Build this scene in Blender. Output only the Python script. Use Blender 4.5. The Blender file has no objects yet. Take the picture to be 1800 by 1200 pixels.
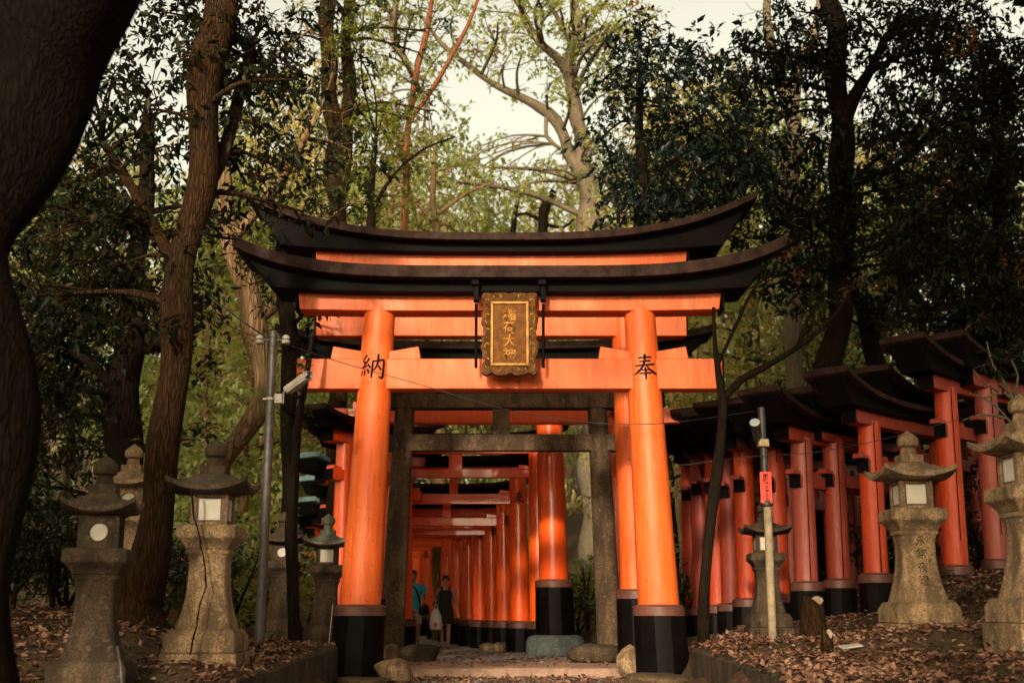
import bpy, bmesh, math, random
import numpy as np
from mathutils import Vector, Matrix
random.seed(7); rng = np.random.default_rng(11)
R = math.radians
sc = bpy.context.scene
COL = sc.collection

# ------------------------------------------------------------------ camera model (used for measuring sizes)
F, PITCH, EYE = 2200.0, R(12.2), 0.86
CP, SP = math.cos(PITCH), math.sin(PITCH)
def P(px, py, d):
    """world point seen at photo pixel (px,py), standing d metres ahead of the camera"""
    t = (600 - py) / F
    dz = d * math.tan(PITCH + math.atan(t))
    dep = d * CP + dz * SP
    return Vector(((px - 900) / F * dep, d, EYE + dz))
def Zat(py, d): return P(900, py, d).z
def Xat(px, py, d): return P(px, py, d).x
def M_(wpx, py, d):
    z = Zat(py, d) - EYE
    return wpx / F * (d * CP + z * SP)

# ------------------------------------------------------------------ object helpers
def tag(o, label=None, cat=None, group=None, kind=None):
    if label: o['label'] = label
    if cat: o['category'] = cat
    if group: o['group'] = group
    if kind: o['kind'] = kind
    return o
def empty(name, loc, rz=0, label=None, cat=None, group=None):
    o = bpy.data.objects.new(name, None); COL.objects.link(o)
    o.location = loc; o.rotation_euler = (0, 0, rz); o.empty_display_size = .2
    return tag(o, label, cat, group)
def link(name, me, mat, parent=None, smooth=None, bevel=0, bseg=2):
    o = bpy.data.objects.new(name, me); COL.objects.link(o)
    if mat and not me.materials: me.materials.append(mat)
    if parent: o.parent = parent
    if smooth is not None:
        if smooth is True: me.shade_smooth()
        elif smooth: 
            me.shade_smooth(); me.set_sharp_from_angle(angle=R(smooth))
    if bevel:
        m = o.modifiers.new('edge', 'BEVEL'); m.width = bevel; m.segments = bseg; m.limit_method = 'ANGLE'; m.angle_limit = R(35)
    return o
class MB:
    def __init__(s): s.v = []; s.f = []
    def add(s, vs, fs):
        n = len(s.v); s.v += [tuple(v) for v in vs]; s.f += [tuple(i + n for i in f) for f in fs]
    def box(s, x0, x1, y0, y1, z0, z1, rz=0, c=(0, 0)):
        vs = [(x, y, z) for z in (z0, z1) for y in (y0, y1) for x in (x0, x1)]
        if rz:
            ca, sa = math.cos(rz), math.sin(rz)
            vs = [(c[0] + (x - c[0]) * ca - (y - c[1]) * sa, c[1] + (x - c[0]) * sa + (y - c[1]) * ca, z) for x, y, z in vs]
        s.add(vs, [(0, 2, 3, 1), (4, 5, 7, 6), (0, 1, 5, 4), (2, 6, 7, 3), (0, 4, 6, 2), (1, 3, 7, 5)])
    def rings(s, rings, cap0=True, cap1=True, closed=True):
        n = len(rings[0]); vs = [p for r in rings for p in r]; fs = []
        for i in range(len(rings) - 1):
            for j in range(n if closed else n - 1):
                k = (j + 1) % n
                fs.append((i * n + j, i * n + k, (i + 1) * n + k, (i + 1) * n + j))
        if cap0: fs.append(tuple(range(n))[::-1])
        if cap1: fs.append(tuple((len(rings) - 1) * n + j for j in range(n)))
        s.add(vs, fs)
    def tube(s, pts, rad, n=8, wob=0, cap=True):
        pts = [Vector(p) for p in pts]; rs = []
        up = None; f1, f2 = random.uniform(0, 6), random.uniform(0, 6)
        for i, p in enumerate(pts):
            t = (pts[min(i + 1, len(pts) - 1)] - pts[max(i - 1, 0)])
            if t.length < 1e-9: t = Vector((0, 0, 1))
            t.normalize()
            if up is None:
                up = t.cross(Vector((0.31, 0.95, 0.05))); up = up if up.length > .1 else t.cross(Vector((1, 0, 0)))
            a = (up - t * up.dot(t)).normalized(); up = a; b = t.cross(a)
            r = rad[i] if hasattr(rad, '__len__') else rad
            rs.append([p + (a * math.cos(2 * math.pi * j / n) + b * math.sin(2 * math.pi * j / n)) * r * (1 + wob * (math.sin(4 * math.pi * j / n + .45 * i + f1) + .6 * math.sin(10 * math.pi * j / n - .3 * i + f2))) for j in range(n)])
        s.rings(rs, cap, cap)
    def lathe(s, prof, n=16, c=(0, 0), a0=0):
        s.rings([[(c[0] + r * math.cos(a0 + 2 * math.pi * j / n), c[1] + r * math.sin(a0 + 2 * math.pi * j / n), z) for j in range(n)] for r, z in prof])
    def prism(s, poly, y0, y1):
        n = len(poly)
        vs = [(x, y0, z) for x, z in poly] + [(x, y1, z) for x, z in poly]
        fs = [tuple(range(n)), tuple(range(n, 2 * n))[::-1]] + [(i, i + n, (i + 1) % n + n, (i + 1) % n) for i in range(n)]
        s.add(vs, fs)
    def mesh(s, name):
        me = bpy.data.meshes.new(name); me.from_pydata(s.v, [], s.f)
        bm = bmesh.new(); bm.from_mesh(me); bmesh.ops.recalc_face_normals(bm, faces=bm.faces); bm.to_mesh(me); bm.free()
        return me
    def build(s, name, mat, parent=None, smooth=None, bevel=0, bseg=2):
        return link(name, s.mesh(name), mat, parent, smooth, bevel, bseg)

def spline(pts, step):
    """Catmull-Rom through rows of numbers, about `step` metres apart"""
    pts = [np.array(p, float) for p in pts]; out = []
    for i in range(len(pts) - 1):
        p0, p1, p2, p3 = pts[max(i - 1, 0)], pts[i], pts[i + 1], pts[min(i + 2, len(pts) - 1)]
        n = max(2, int(np.linalg.norm((p2 - p1)[:3]) / step))
        for k in range(n):
            t = k / n
            out.append(.5 * (2 * p1 + (p2 - p0) * t + (2 * p0 - 5 * p1 + 4 * p2 - p3) * t * t + (3 * p1 - p0 - 3 * p2 + p3) * t ** 3))
    out.append(pts[-1]); return out

# ------------------------------------------------------------------ materials
class NT:
    def __init__(s, name):
        s.m = bpy.data.materials.new(name); s.m.use_nodes = True; s.t = s.m.node_tree; s.t.nodes.clear()
        s.out = s.n('ShaderNodeOutputMaterial')
    def n(s, typ, **kw):
        x = s.t.nodes.new(typ)
        for k, v in kw.items():
            if k.startswith('i_'): x.inputs[k[2:].replace('_', ' ')].default_value = v
            else: setattr(x, k, v)
        return x
    def l(s, a, b): s.t.links.new(a, b)
    def coord(s, scale=(1, 1, 1), kind='Object'):
        c = s.n('ShaderNodeTexCoord'); m = s.n('ShaderNodeMapping'); m.inputs['Scale'].default_value = scale
        s.l(c.outputs[kind], m.inputs['Vector']); return m.outputs['Vector']
    def noise(s, vec, scale, detail=4, rough=.55):
        x = s.n('ShaderNodeTexNoise'); x.inputs['Scale'].default_value = scale; x.inputs['Detail'].default_value = detail; x.inputs['Roughness'].default_value = rough
        s.l(vec, x.inputs['Vector']); return x.outputs['Fac']
    def ramp(s, fac, stops):
        x = s.n('ShaderNodeValToRGB'); e = x.color_ramp.elements
        while len(e) < len(stops): e.new(.5)
        for i, (p, c) in enumerate(stops):
            e[i].position = p; e[i].color = (*c, 1) if len(c) == 3 else c
        s.l(fac, x.inputs['Fac']); return x.outputs['Color']
    def mix(s, fac, a, b, mode='MIX'):
        x = s.n('ShaderNodeMix', data_type='RGBA', blend_type=mode)
        for sock, v in ((x.inputs[0], fac), (x.inputs[6], a), (x.inputs[7], b)):
            if isinstance(v, (int, float)): sock.default_value = v
            elif isinstance(v, tuple): sock.default_value = (*v, 1)
            else: s.l(v, sock)
        return x.outputs[2]
    def bump(s, h, strength, dist=.02):
        x = s.n('ShaderNodeBump'); x.inputs['Strength'].default_value = strength; x.inputs['Distance'].default_value = dist
        s.l(h, x.inputs['Height']); return x.outputs['Normal']
    def bsdf(s, color, rough=.6, spec=.5, normal=None, metal=0, coat=0):
        b = s.n('ShaderNodeBsdfPrincipled'); b.inputs['Metallic'].default_value = metal
        b.inputs['Specular IOR Level'].default_value = spec; b.inputs['Coat Weight'].default_value = coat
        if isinstance(color, tuple): b.inputs['Base Color'].default_value = (*color, 1)
        else: s.l(color, b.inputs['Base Color'])
        if isinstance(rough, (int, float)): b.inputs['Roughness'].default_value = rough
        else: s.l(rough, b.inputs['Roughness'])
        if normal: s.l(normal, b.inputs['Normal'])
        s.l(b.outputs[0], s.out.inputs['Surface']); return b

G3 = lambda g: (g, g, g)
def m_paint(name, c, c2, rough=.38, grime=.5, coat=.0):
    t = NT(name); v = t.coord((1, 1, .35)); big = t.noise(v, 1.7, 5)
    col = t.mix(t.ramp(big, [(.35, G3(0)), (.68, G3(1))]), c, c2)
    sp = t.noise(t.coord((5, 5, 1.2)), 9, 6, .7)
    col = t.mix(t.ramp(sp, [(.60, G3(0)), (.78, G3(grime))]), col, tuple(x * .45 for x in c))
    wt = t.noise(t.coord((3.2, 3.2, .5)), 3.1, 8, .75)
    col = t.mix(t.ramp(wt, [(.47, G3(0)), (.62, G3(.75 * grime))]), col, tuple(min(1, x * 1.08 + .03) for x in c))
    dk = t.noise(t.coord((7, 7, .45)), 2.3, 7, .7)
    col = t.mix(t.ramp(dk, [(.52, G3(0)), (.68, G3(grime))]), col, tuple(x * .55 for x in c))
    fl = t.noise(t.coord(), 26, 3, .5)
    col = t.mix(t.ramp(fl, [(.67, G3(0)), (.70, G3(grime))]), col, tuple(x * .3 for x in c))
    rg = t.ramp(big, [(.3, G3(rough - .08)), (.7, G3(rough + .14))])
    t.bsdf(col, rg, .45, t.bump(t.noise(t.coord((6, 6, .6)), 12, 4), .2, .012), 0, coat); return t.m
def m_plain(name, c, rough=.6, var=.35, scale=6, spec=.4, bump=.15, metal=0):
    t = NT(name); v = t.coord(); n = t.noise(v, scale, 6, .6)
    col = t.mix(t.ramp(n, [(.3, G3(0)), (.7, G3(1))]), tuple(x * (1 - var) for x in c), tuple(x * (1 + var) for x in c))
    t.bsdf(col, rough, spec, t.bump(t.noise(v, scale * 4, 5), bump, .01) if bump else None, metal); return t.m
def m_stone(name, c, moss=.4, dark=.45, mosscol=(.05, .055, .02)):
    t = NT(name); v = t.coord()
    sp = t.noise(v, 60, 4, .8); bl = t.noise(t.coord((1.6, 1.6, .55)), 3.2, 7, .7); md = t.noise(v, 14, 5, .6)
    col = t.mix(t.ramp(sp, [(.40, G3(0)), (.60, G3(1))]), tuple(x * .38 for x in c), tuple(x * 1.4 for x in c))
    col = t.mix(t.ramp(bl, [(.44, G3(0)), (.58, G3(.95))]), col, tuple(x * dark for x in c))
    col = t.mix(t.ramp(md, [(.55, G3(0)), (.72, G3(.6))]), col, tuple(x * .4 for x in c))
    col = t.mix(t.ramp(t.noise(v, 17, 5, .6), [(.60, G3(0)), (.66, G3(.5))]), col, tuple(min(1, x * 1.25 + .05) for x in c))
    geo = t.n('ShaderNodeNewGeometry'); sx = t.n('ShaderNodeSeparateXYZ'); t.l(geo.outputs['Normal'], sx.inputs[0])
    ma = t.n('ShaderNodeMath', operation='MULTIPLY'); t.l(t.ramp(sx.outputs['Z'], [(.2, G3(.15)), (.7, G3(1))]), ma.inputs[0])
    t.l(t.ramp(t.noise(v, 7, 6, .7), [(.42, G3(0)), (.6, G3(moss))]), ma.inputs[1])
    col = t.mix(ma.outputs[0], col, mosscol)
    h = t.mix(.5, sp, md)
    t.bsdf(col, .88, .25, t.bump(h, .7, .012)); return t.m
def m_bark(name, c, c2, sx=9, strength=1.0, moss=None):
    t = NT(name); v = t.coord((sx, sx, sx * .11))
    n1 = t.noise(v, 1.6, 8, .7); vo = t.n('ShaderNodeTexVoronoi', feature='DISTANCE_TO_EDGE'); vo.inputs['Scale'].default_value = 1.5
    wv = t.n('ShaderNodeVectorMath', operation='ADD'); t.l(v, wv.inputs[0])
    nz = t.n('ShaderNodeTexNoise'); nz.inputs['Scale'].default_value = 1.3; t.l(v, nz.inputs['Vector']); t.l(nz.outputs['Color'], wv.inputs[1])
    t.l(wv.outputs[0], vo.inputs['Vector'])
    cr = t.ramp(vo.outputs['Distance'], [(.0, G3(0)), (.22, G3(1))])
    col = t.mix(t.mix(.5, cr, n1), c, c2)
    if moss: col = t.mix(t.ramp(t.noise(t.coord(), 2.2, 6, .7), [(.50, G3(0)), (.64, G3(.75))]), col, moss)
    t.bsdf(col, .95, .03, t.bump(t.mix(.45, cr, n1), strength, .05)); return t.m
def m_leaf(name, a, b, c, trans=.45, gloss=.35, rough=.42):
    t = NT(name); g = t.n('ShaderNodeNewGeometry')
    col = t.ramp(g.outputs['Random Per Island'], [(0, a), (.55, b), (1, c)])
    bs = t.n('ShaderNodeBsdfPrincipled'); t.l(col, bs.inputs['Base Color']); bs.inputs['Roughness'].default_value = rough; bs.inputs['Specular IOR Level'].default_value = gloss
    tr = t.n('ShaderNodeBsdfTranslucent')
    t.l(t.mix(1.0, col, (1.5, 1.35, .55), 'MULTIPLY'), tr.inputs['Color'])
    mx = t.n('ShaderNodeMixShader'); mx.inputs[0].default_value = trans
    t.l(bs.outputs[0], mx.inputs[1]); t.l(tr.outputs[0], mx.inputs[2]); t.l(mx.outputs[0], t.out.inputs['Surface']); return t.m

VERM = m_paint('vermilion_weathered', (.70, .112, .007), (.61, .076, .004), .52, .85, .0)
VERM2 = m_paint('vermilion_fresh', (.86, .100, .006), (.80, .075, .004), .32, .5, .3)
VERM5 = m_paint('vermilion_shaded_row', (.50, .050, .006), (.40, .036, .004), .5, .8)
VERM3 = m_paint('vermilion_dark_shaded', (.30, .036, .014), (.20, .024, .010), .5, .8)  # dark red with the side tunnel's shade put into the colour
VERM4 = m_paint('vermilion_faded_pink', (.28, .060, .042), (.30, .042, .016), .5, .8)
BLACK = m_plain('black_lacquer', (.0035, .0026, .0020), .65, .4, 5, .06, .2)
SLEEVE = m_plain('black_sleeve', (.0032, .0024, .0019), .5, .5, 4, .06, .25)
RINGM = m_plain('collar_brown', (.10, .035, .022), .5, .4, 5)
CAPM = m_plain('roof_cap_brown', (.030, .016, .012), .7, .6, 7, .06, .3)
CAPT = m_plain('roof_cap_copper', (.10, .155, .155), .5, .4, 7, .4, .2)
INK = m_plain('black_ink', (.008, .007, .006), .75, .5, 20, .05, 0)
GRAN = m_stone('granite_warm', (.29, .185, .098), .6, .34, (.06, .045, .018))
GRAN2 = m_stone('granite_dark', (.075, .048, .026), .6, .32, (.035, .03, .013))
GRAN3 = m_stone('granite_torii', (.115, .070, .036), .3, .38, (.05, .04, .018))  # granite darkened, the shade on the stone torii put into its colour
GRANM = m_stone('granite_mossy', (.19, .175, .13), .95, .5, (.055, .075, .045))
GRANB = m_stone('boulder_grey', (.13, .15, .145), .3, .5)
PAPER = m_plain('window_paper', (.50, .45, .38), .8, .08, 9, .15, .05)
GOLD = m_plain('gilding', (.34, .15, .028), .5, .5, 12, .25, .3, .15)
GOLDD = m_plain('plaque_wood', (.115, .042, .008), .6, .5, 10, .08, .3)
METAL = m_plain('pole_metal', (.07, .06, .05), .5, .35, 14, .4, .1, .3)
DMETAL = m_plain('dark_metal', (.045, .04, .037), .45, .3, 12, .5, .1, .3)
WHITEP = m_plain('white_plastic', (.30, .265, .21), .5, .3, 10)
GLASS = m_plain('lens_glass', (.35, .38, .38), .12, .05, 8, .8, 0)
PALEW = m_plain('pale_stick', (.27, .20, .12), .7, .4, 8)
SIGNR = m_plain('sign_red', (.66, .045, .02), .5, .15, 9)
RUBBER = m_plain('cable_black', (.014, .012, .011), .5, .2, 9)
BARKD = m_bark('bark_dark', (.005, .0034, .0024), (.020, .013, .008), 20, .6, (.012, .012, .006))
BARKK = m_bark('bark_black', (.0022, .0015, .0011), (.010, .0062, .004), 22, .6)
BARKB = m_bark('bark_brown', (.007, .004, .0022), (.052, .026, .012), 24, .8, (.020, .018, .008))
BARKP = m_bark('bark_pale', (.075, .056, .036), (.19, .145, .098), 14, .5, (.12, .10, .05))
BARKR = m_bark('bark_red', (.10, .035, .018), (.24, .09, .045), 12, .6)
BARKM = m_bark('bark_mossy', (.07, .04, .02), (.25, .15, .08), 8, .8, (.11, .10, .03))
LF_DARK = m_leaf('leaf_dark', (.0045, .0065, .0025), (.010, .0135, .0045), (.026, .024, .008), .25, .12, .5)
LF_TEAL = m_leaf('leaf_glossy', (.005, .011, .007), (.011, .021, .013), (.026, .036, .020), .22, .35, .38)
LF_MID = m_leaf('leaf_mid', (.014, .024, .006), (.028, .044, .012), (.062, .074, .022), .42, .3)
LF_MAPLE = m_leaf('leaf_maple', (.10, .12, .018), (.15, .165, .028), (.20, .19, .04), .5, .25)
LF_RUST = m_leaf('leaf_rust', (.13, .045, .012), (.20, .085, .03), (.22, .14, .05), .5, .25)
LF_FAR = m_leaf('leaf_far', (.16, .20, .06), (.27, .31, .115), (.42, .42, .20), .55, .2)  # leaf green paled, strong far sunlight put into the colour
LF_FAR2 = m_leaf('leaf_far_warm', (.25, .22, .075), (.37, .31, .13), (.45, .37, .19), .5, .2)  # warm copy, likewise paled to look sunlit
def m_litter():
    t = NT('fallen_leaves'); g = t.n('ShaderNodeNewGeometry')
    col = t.ramp(g.outputs['Random Per Island'], [(0, (.05, .022, .012)), (.35, (.15, .065, .035)), (.7, (.20, .10, .058)), (1, (.27, .16, .10))])
    t.bsdf(col, .7, .3); return t.m
LITTER = m_litter()
def m_soil():
    t = NT('forest_soil'); v = t.coord((1, 1, 1)); a = t.noise(v, 9, 8, .7); b = t.noise(v, .6, 4)
    col = t.ramp(a, [(.3, (.022, .012, .007)), (.5, (.07, .036, .019)), (.72, (.15, .082, .048))])
    col = t.mix(t.ramp(b, [(.42, G3(0)), (.65, G3(.7))]), col, (.055, .050, .018))
    t.bsdf(col, .95, .15, t.bump(a, 1.0, .05)); return t.m
SOIL = m_soil()
def m_path():
    t = NT('gravel_path'); v = t.coord(); a = t.noise(v, 45, 5, .8); b = t.noise(v, 2.5, 5)
    vo = t.n('ShaderNodeTexVoronoi'); vo.inputs['Scale'].default_value = 28; t.l(v, vo.inputs['Vector'])
    col = t.ramp(a, [(.3, (.11, .107, .10)), (.55, (.29, .285, .275)), (.75, (.42, .41, .39))])
    col = t.mix(t.ramp(vo.outputs['Distance'], [(.08, G3(.8)), (.2, G3(0))]), col, (.04, .035, .03))
    col = t.mix(t.ramp(b, [(.5, G3(0)), (.7, G3(.6))]), col, (.13, .085, .055))
    t.bsdf(col, .85, .3, t.bump(a, .8, .02)); return t.m
PATHM = m_path()
EARTH = m_plain('worn_earth', (.27, .165, .115), .9, .35, 5, .2, .6)

INKF = m_plain('faded_ink', (.035, .022, .013), .9, .6, 40, .05, 0)
# ------------------------------------------------------------------ terrain
def smooth(a, b, x):
    t = np.clip((x - a) / (b - a), 0, 1); return t * t * (3 - 2 * t)
def path_c(y): return np.interp(y, [0, 20, 25, 30, 40, 60], [-.02, -.1, -1.19, -2.5, -4.3, -9.0])
def path_z(y): return np.interp(y, [0, 10, 16, 17.75, 17.85, 28, 60], [-.5, -.22, -.02, -.02, .10, .10, .75])
CTRL = [(-3.65, 10.7, .22), (-2.87, 11.8, .42), (-4.48, 14.4, .71), (-3.25, 17.6, .50), (-2.64, 17.6, .38), (-2.85, 15, .50), (-3.9, 13.2, .70),
        (-5.5, 12, .62), (-6, 16, .9), (-3.0, 10, .22), (-4.6, 9, .2), (-8, 14, 1.1), (-8, 22, 1.3), (-4.5, 21, .6), (-2.6, 13.5, .42),
        (4.05, 12.6, .70), (4.3, 10.7, .52), (3.64, 17.8, .50), (6.4, 18, 1.30), (7.1, 18.2, 1.42), (5.2, 18, .82), (3.56, 15, .54), (4.2, 18.6, .72),
        (2.8, 13, .40), (2.9, 10.5, .33), (6, 14, 1.25), (6, 11, .9), (9, 14, 2.0), (9, 20, 2.0), (3.9, 21, .5), (3.4, 22.5, .4), (6, 21, 1.1),
        (2.9, 16.4, .44), (3.1, 24, .35), (2.6, 27, .6)]
for yy in range(4, 50, 2):
    for s in (-1.7, 0, 1.7):
        CTRL.append((float(path_c(yy)) + s * (1 if yy < 21 else .72), yy, float(path_z(yy))))
CX, CY, CZ = (np.array([c[i] for c in CTRL]) for i in range(3))
def ground(x, y):
    x = np.asarray(x, float); y = np.asarray(y, float)
    d2 = (x[..., None] - CX) ** 2 + (y[..., None] - CY) ** 2 + .03
    w = d2 ** -1.9
    z = (w * CZ).sum(-1) / w.sum(-1)
    off = np.abs(x - path_c(y))
    z = z + .16 * np.maximum(0, y - 31) * smooth(2, 8, off) + .10 * np.maximum(0, np.abs(x) - 8) + .02 * np.maximum(0, y - 31)
    pz = path_z(y); half = np.where(y < 21, 2.0, 1.3)
    return np.where(off < half + .5, pz - .03 + (z - pz + .03) * smooth(half - .1, half + .5, off), z)
def gz(x, y): return float(ground(np.array([x]), np.array([y]))[0])

def grid_mesh(name, xs, ys, zf, mat):
    X, Y = np.meshgrid(xs, ys); Z = zf(X, Y)
    vs = np.stack([X, Y, Z], -1).reshape(-1, 3); nx, ny = len(xs), len(ys)
    fs = [(j * nx + i, j * nx + i + 1, (j + 1) * nx + i + 1, (j + 1) * nx + i) for j in range(ny - 1) for i in range(nx - 1)]
    me = bpy.data.meshes.new(name); me.from_pydata(vs.tolist(), [], fs); o = link(name, me, mat, None, True); return o
def bumps(X, Y): return .018 * np.sin(X * 7.1 + Y * 3.3) * np.sin(Y * 6.3 - X * 2.1) + .03 * np.sin(X * 2.3 + 1) * np.sin(Y * 1.9)
xs = np.concatenate([np.linspace(-130, -11, 30), np.linspace(-10, 10, 130), np.linspace(11, 130, 30)])
ys = np.concatenate([np.linspace(-20, 7.5, 12), np.linspace(8, 30, 130), np.linspace(31, 190, 50)])
g = grid_mesh('ground', xs, ys, lambda X, Y: ground(X, Y) + bumps(X, Y) * (np.abs(X - path_c(Y)) > 2.3), SOIL); tag(g, kind='structure')

def strip(name, ys, halfw, dz, mat, crown=0):
    mb = MB(); rows = []
    for y in ys:
        c = float(path_c(y)); z = float(path_z(y)) + dz; h = halfw(y)
        rows.append([(c + h * u, y, z + crown * (1 - u * u) + random.uniform(-.006, .006)) for u in np.linspace(-1, 1, 13)])
    mb.rings(rows, False, False, False)
    return tag(mb.build(name, mat, None, True), kind='structure')
strip('path', list(np.linspace(4, 17.74, 40)), lambda y: 1.98, .006, PATHM)
strip('path', list(np.linspace(17.86, 58, 120)), lambda y: 1.95 if y < 21 else max(1.28, 1.95 - (y - 21) * .3), .006, PATHM)
# worn earthen edge of the low step
mb = MB(); rows = []
for y, dz, h in ((17.66, -.14, 1.55), (17.68, .0, 1.55), (17.78, .018, 1.6), (18.6, .02, 1.62), (19.6, .016, 1.5), (20.6, .012, 1.3)):
    rows.append([(h * u + .12 * math.sin(u * 9 + y), y + .05 * math.sin(u * 14) + .04 * random.random(), .10 + dz + random.uniform(-.004, .004)) for u in np.linspace(-1, 1, 30)])
mb.rings(rows, False, False, False)
tag(mb.build('path_step', EARTH, None, True), kind='structure')

# ------------------------------------------------------------------ lettering
def glyph(text, size, offset=.012, maxlen=.04):
    c = bpy.data.curves.new('glyph', 'FONT'); c.body = text; c.size = 1; c.offset = offset
    o = bpy.data.objects.new('glyph', c); COL.objects.link(o)
    dg = bpy.context.evaluated_depsgraph_get(); dg.update()
    me = bpy.data.meshes.new_from_object(o.evaluated_get(dg))
    bpy.data.objects.remove(o); bpy.data.curves.remove(c)
    bm = bmesh.new(); bm.from_mesh(me); bpy.data.meshes.remove(me)
    bmesh.ops.remove_doubles(bm, verts=bm.verts, dist=1e-4)
    bmesh.ops.triangulate(bm, faces=bm.faces)
    for v in bm.verts: v.co = Vector(((v.co.x - .5) * size, (v.co.y - .38) * size, 0))
    for _ in range(4):
        e = [x for x in bm.edges if x.calc_length() > maxlen]
        if not e: break
        bmesh.ops.subdivide_edges(bm, edges=e, cuts=1); bmesh.ops.triangulate(bm, faces=bm.faces)
    return bm
def place_glyph(bm, fn, name, mat, parent):
    for v in bm.verts: v.co = Vector(fn(v.co.x, v.co.y))
    me = bpy.data.meshes.new(name); bm.to_mesh(me); bm.free()
    return link(name, me, mat, parent)
def brush(mbits, size):
    """brush strokes: [(points, widths)] in a unit box -> flat bmesh in x,y"""
    bm = bmesh.new(); 
    for k, (pts, ws) in enumerate(mbits):
        q = spline([(x, y, 0, w) for (x, y), w in zip(pts, ws)], .03)
        rows = []
        for i, p in enumerate(q):
            a = q[min(i + 1, len(q) - 1)][:2] - q[max(i - 1, 0)][:2]; L = np.linalg.norm(a) or 1
            nrm = np.array([-a[1], a[0]]) / L * p[3] * .5 * (1 + .12 * math.sin(i * 1.9 + k))
            rows.append((bm.verts.new(((p[0] - .5 + nrm[0]) * size, (p[1] - .5 + nrm[1]) * size, k * .0004)), bm.verts.new(((p[0] - .5 - nrm[0]) * size, (p[1] - .5 - nrm[1]) * size, k * .0004))))
        for a, b in zip(rows, rows[1:]): bm.faces.new((a[0], b[0], b[1], a[1]))
    return bm
S_HO = [([(.24, .84), (.5, .86), (.76, .88)], [.05, .07, .085]), ([(.28, .70), (.5, .715), (.72, .74)], [.05, .065, .08]),
        ([(.12, .55), (.5, .57), (.88, .62)], [.05, .07, .09]), ([(.50, .99), (.49, .75), (.38, .48), (.20, .30), (.02, .22)], [.10, .09, .085, .07, .02]),
        ([(.52, .58), (.66, .42), (.82, .30), (.99, .23)], [.04, .075, .11, .03]), ([(.36, .38), (.5, .385), (.64, .40)], [.045, .055, .06]),
        ([(.28, .25), (.5, .26), (.72, .28)], [.05, .06, .075]), ([(.50, .50), (.50, .25), (.50, .02)], [.07, .08, .06])]
S_NO = [([(.26, .97), (.18, .84), (.08, .76)], [.09, .08, .04]), ([(.08, .76), (.18, .68), (.27, .62)], [.05, .08, .07]),
        ([(.38, .84), (.24, .64), (.08, .48)], [.08, .08, .05]), ([(.06, .47), (.22, .52), (.36, .56)], [.07, .06, .05]),
        ([(.33, .62), (.40, .52), (.43, .45)], [.05, .09, .05]), ([(.08, .38), (.06, .28), (.03, .18)], [.05, .09, .05]),
        ([(.20, .40), (.21, .30), (.20, .18)], [.05, .09, .05]), ([(.32, .42), (.36, .34), (.39, .25)], [.05, .09, .05]),
        ([(.52, .72), (.51, .40), (.49, .08)], [.06, .09, .06]), ([(.50, .71), (.72, .73), (.92, .76), (.93, .45), (.91, .12), (.82, .10), (.76, .17)], [.06, .07, .09, .09, .10, .08, .02]),
        ([(.71, .99), (.71, .72), (.66, .52), (.56, .36)], [.08, .09, .07, .03]), ([(.72, .56), (.78, .48), (.83, .38)], [.04, .08, .07])]

# ------------------------------------------------------------------ torii gates
def pillar(parent, side, ab, at, H, rb, rt, mat, sleeve, mark=None, mark_z=0, mark_s=.3, seam=False):
    xb, xt = side * ab, side * at
    ax = lambda z: xb + (xt - xb) * z / H
    rr = lambda z: rb + (rt - rb) * z / H
    mb = MB(); n = 28
    mb.rings([[(ax(z) + rr(z) * math.cos(2 * math.pi * j / n), rr(z) * math.sin(2 * math.pi * j / n), z) for j in range(n)] for z in np.linspace(.02, H, 6)])
    p = mb.build('pillar', mat, parent, 40)
    if sleeve:
        h, r = sleeve; mb = MB(); n = 20
        prof = []
        for z, q in ((0, 1.05), (h - .14, 1.0)):
            prof.append([(ax(z) + r * q * (1 - (.02 if j % 2 else 0)) * math.cos(2 * math.pi * j / n), r * q * (1 - (.02 if j % 2 else 0)) * math.sin(2 * math.pi * j / n), z) for j in range(n)])
        mb.rings(prof); mb.build('sleeve', SLEEVE, p, 25, .006)
        mb = MB(); mb.rings([[(ax(z) + q * math.cos(2 * math.pi * j / 28), q * math.sin(2 * math.pi * j / 28), z) for j in range(28)] for z, q in ((h - .141, r * 1.02), (h - .03, r * 1.02), (h, rr(h) + .02), (h + .003, rr(h) - .01))])
        mb.build('collar', RINGM, p, 35)
    if mark:
        kind, yaw = mark; bm = brush(kind, mark_s)
        def fn(u, v):
            z = mark_z + v; r = rr(z) + .0035; a = yaw + u / r
            return (ax(z) + r * math.sin(a), -r * math.cos(a), z)
        k0 = {v: v.co.z for v in bm.verts}
        for v in bm.verts:
            dz = v.co.z; x, y, z = fn(v.co.x, v.co.y); cx = ax(z); L = math.hypot(x - cx, y)
            v.co = Vector((cx + (x - cx) * (1 + dz / L), y * (1 + dz / L), z))
        me = bpy.data.meshes.new('lettering'); bm.to_mesh(me); bm.free(); link('lettering', me, INK, p)
    if seam:
        mb = MB(); zz = np.linspace(.6, H - .02, 5); a = seam
        mb.rings([[(ax(z) + (rr(z) + .002) * math.sin(a + da), -(rr(z) + .002) * math.cos(a + da), z) for da in (-.05, .05)] for z in zz], False, False, False)
        mb.build('seam_strip', INK, p)
    return p

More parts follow.
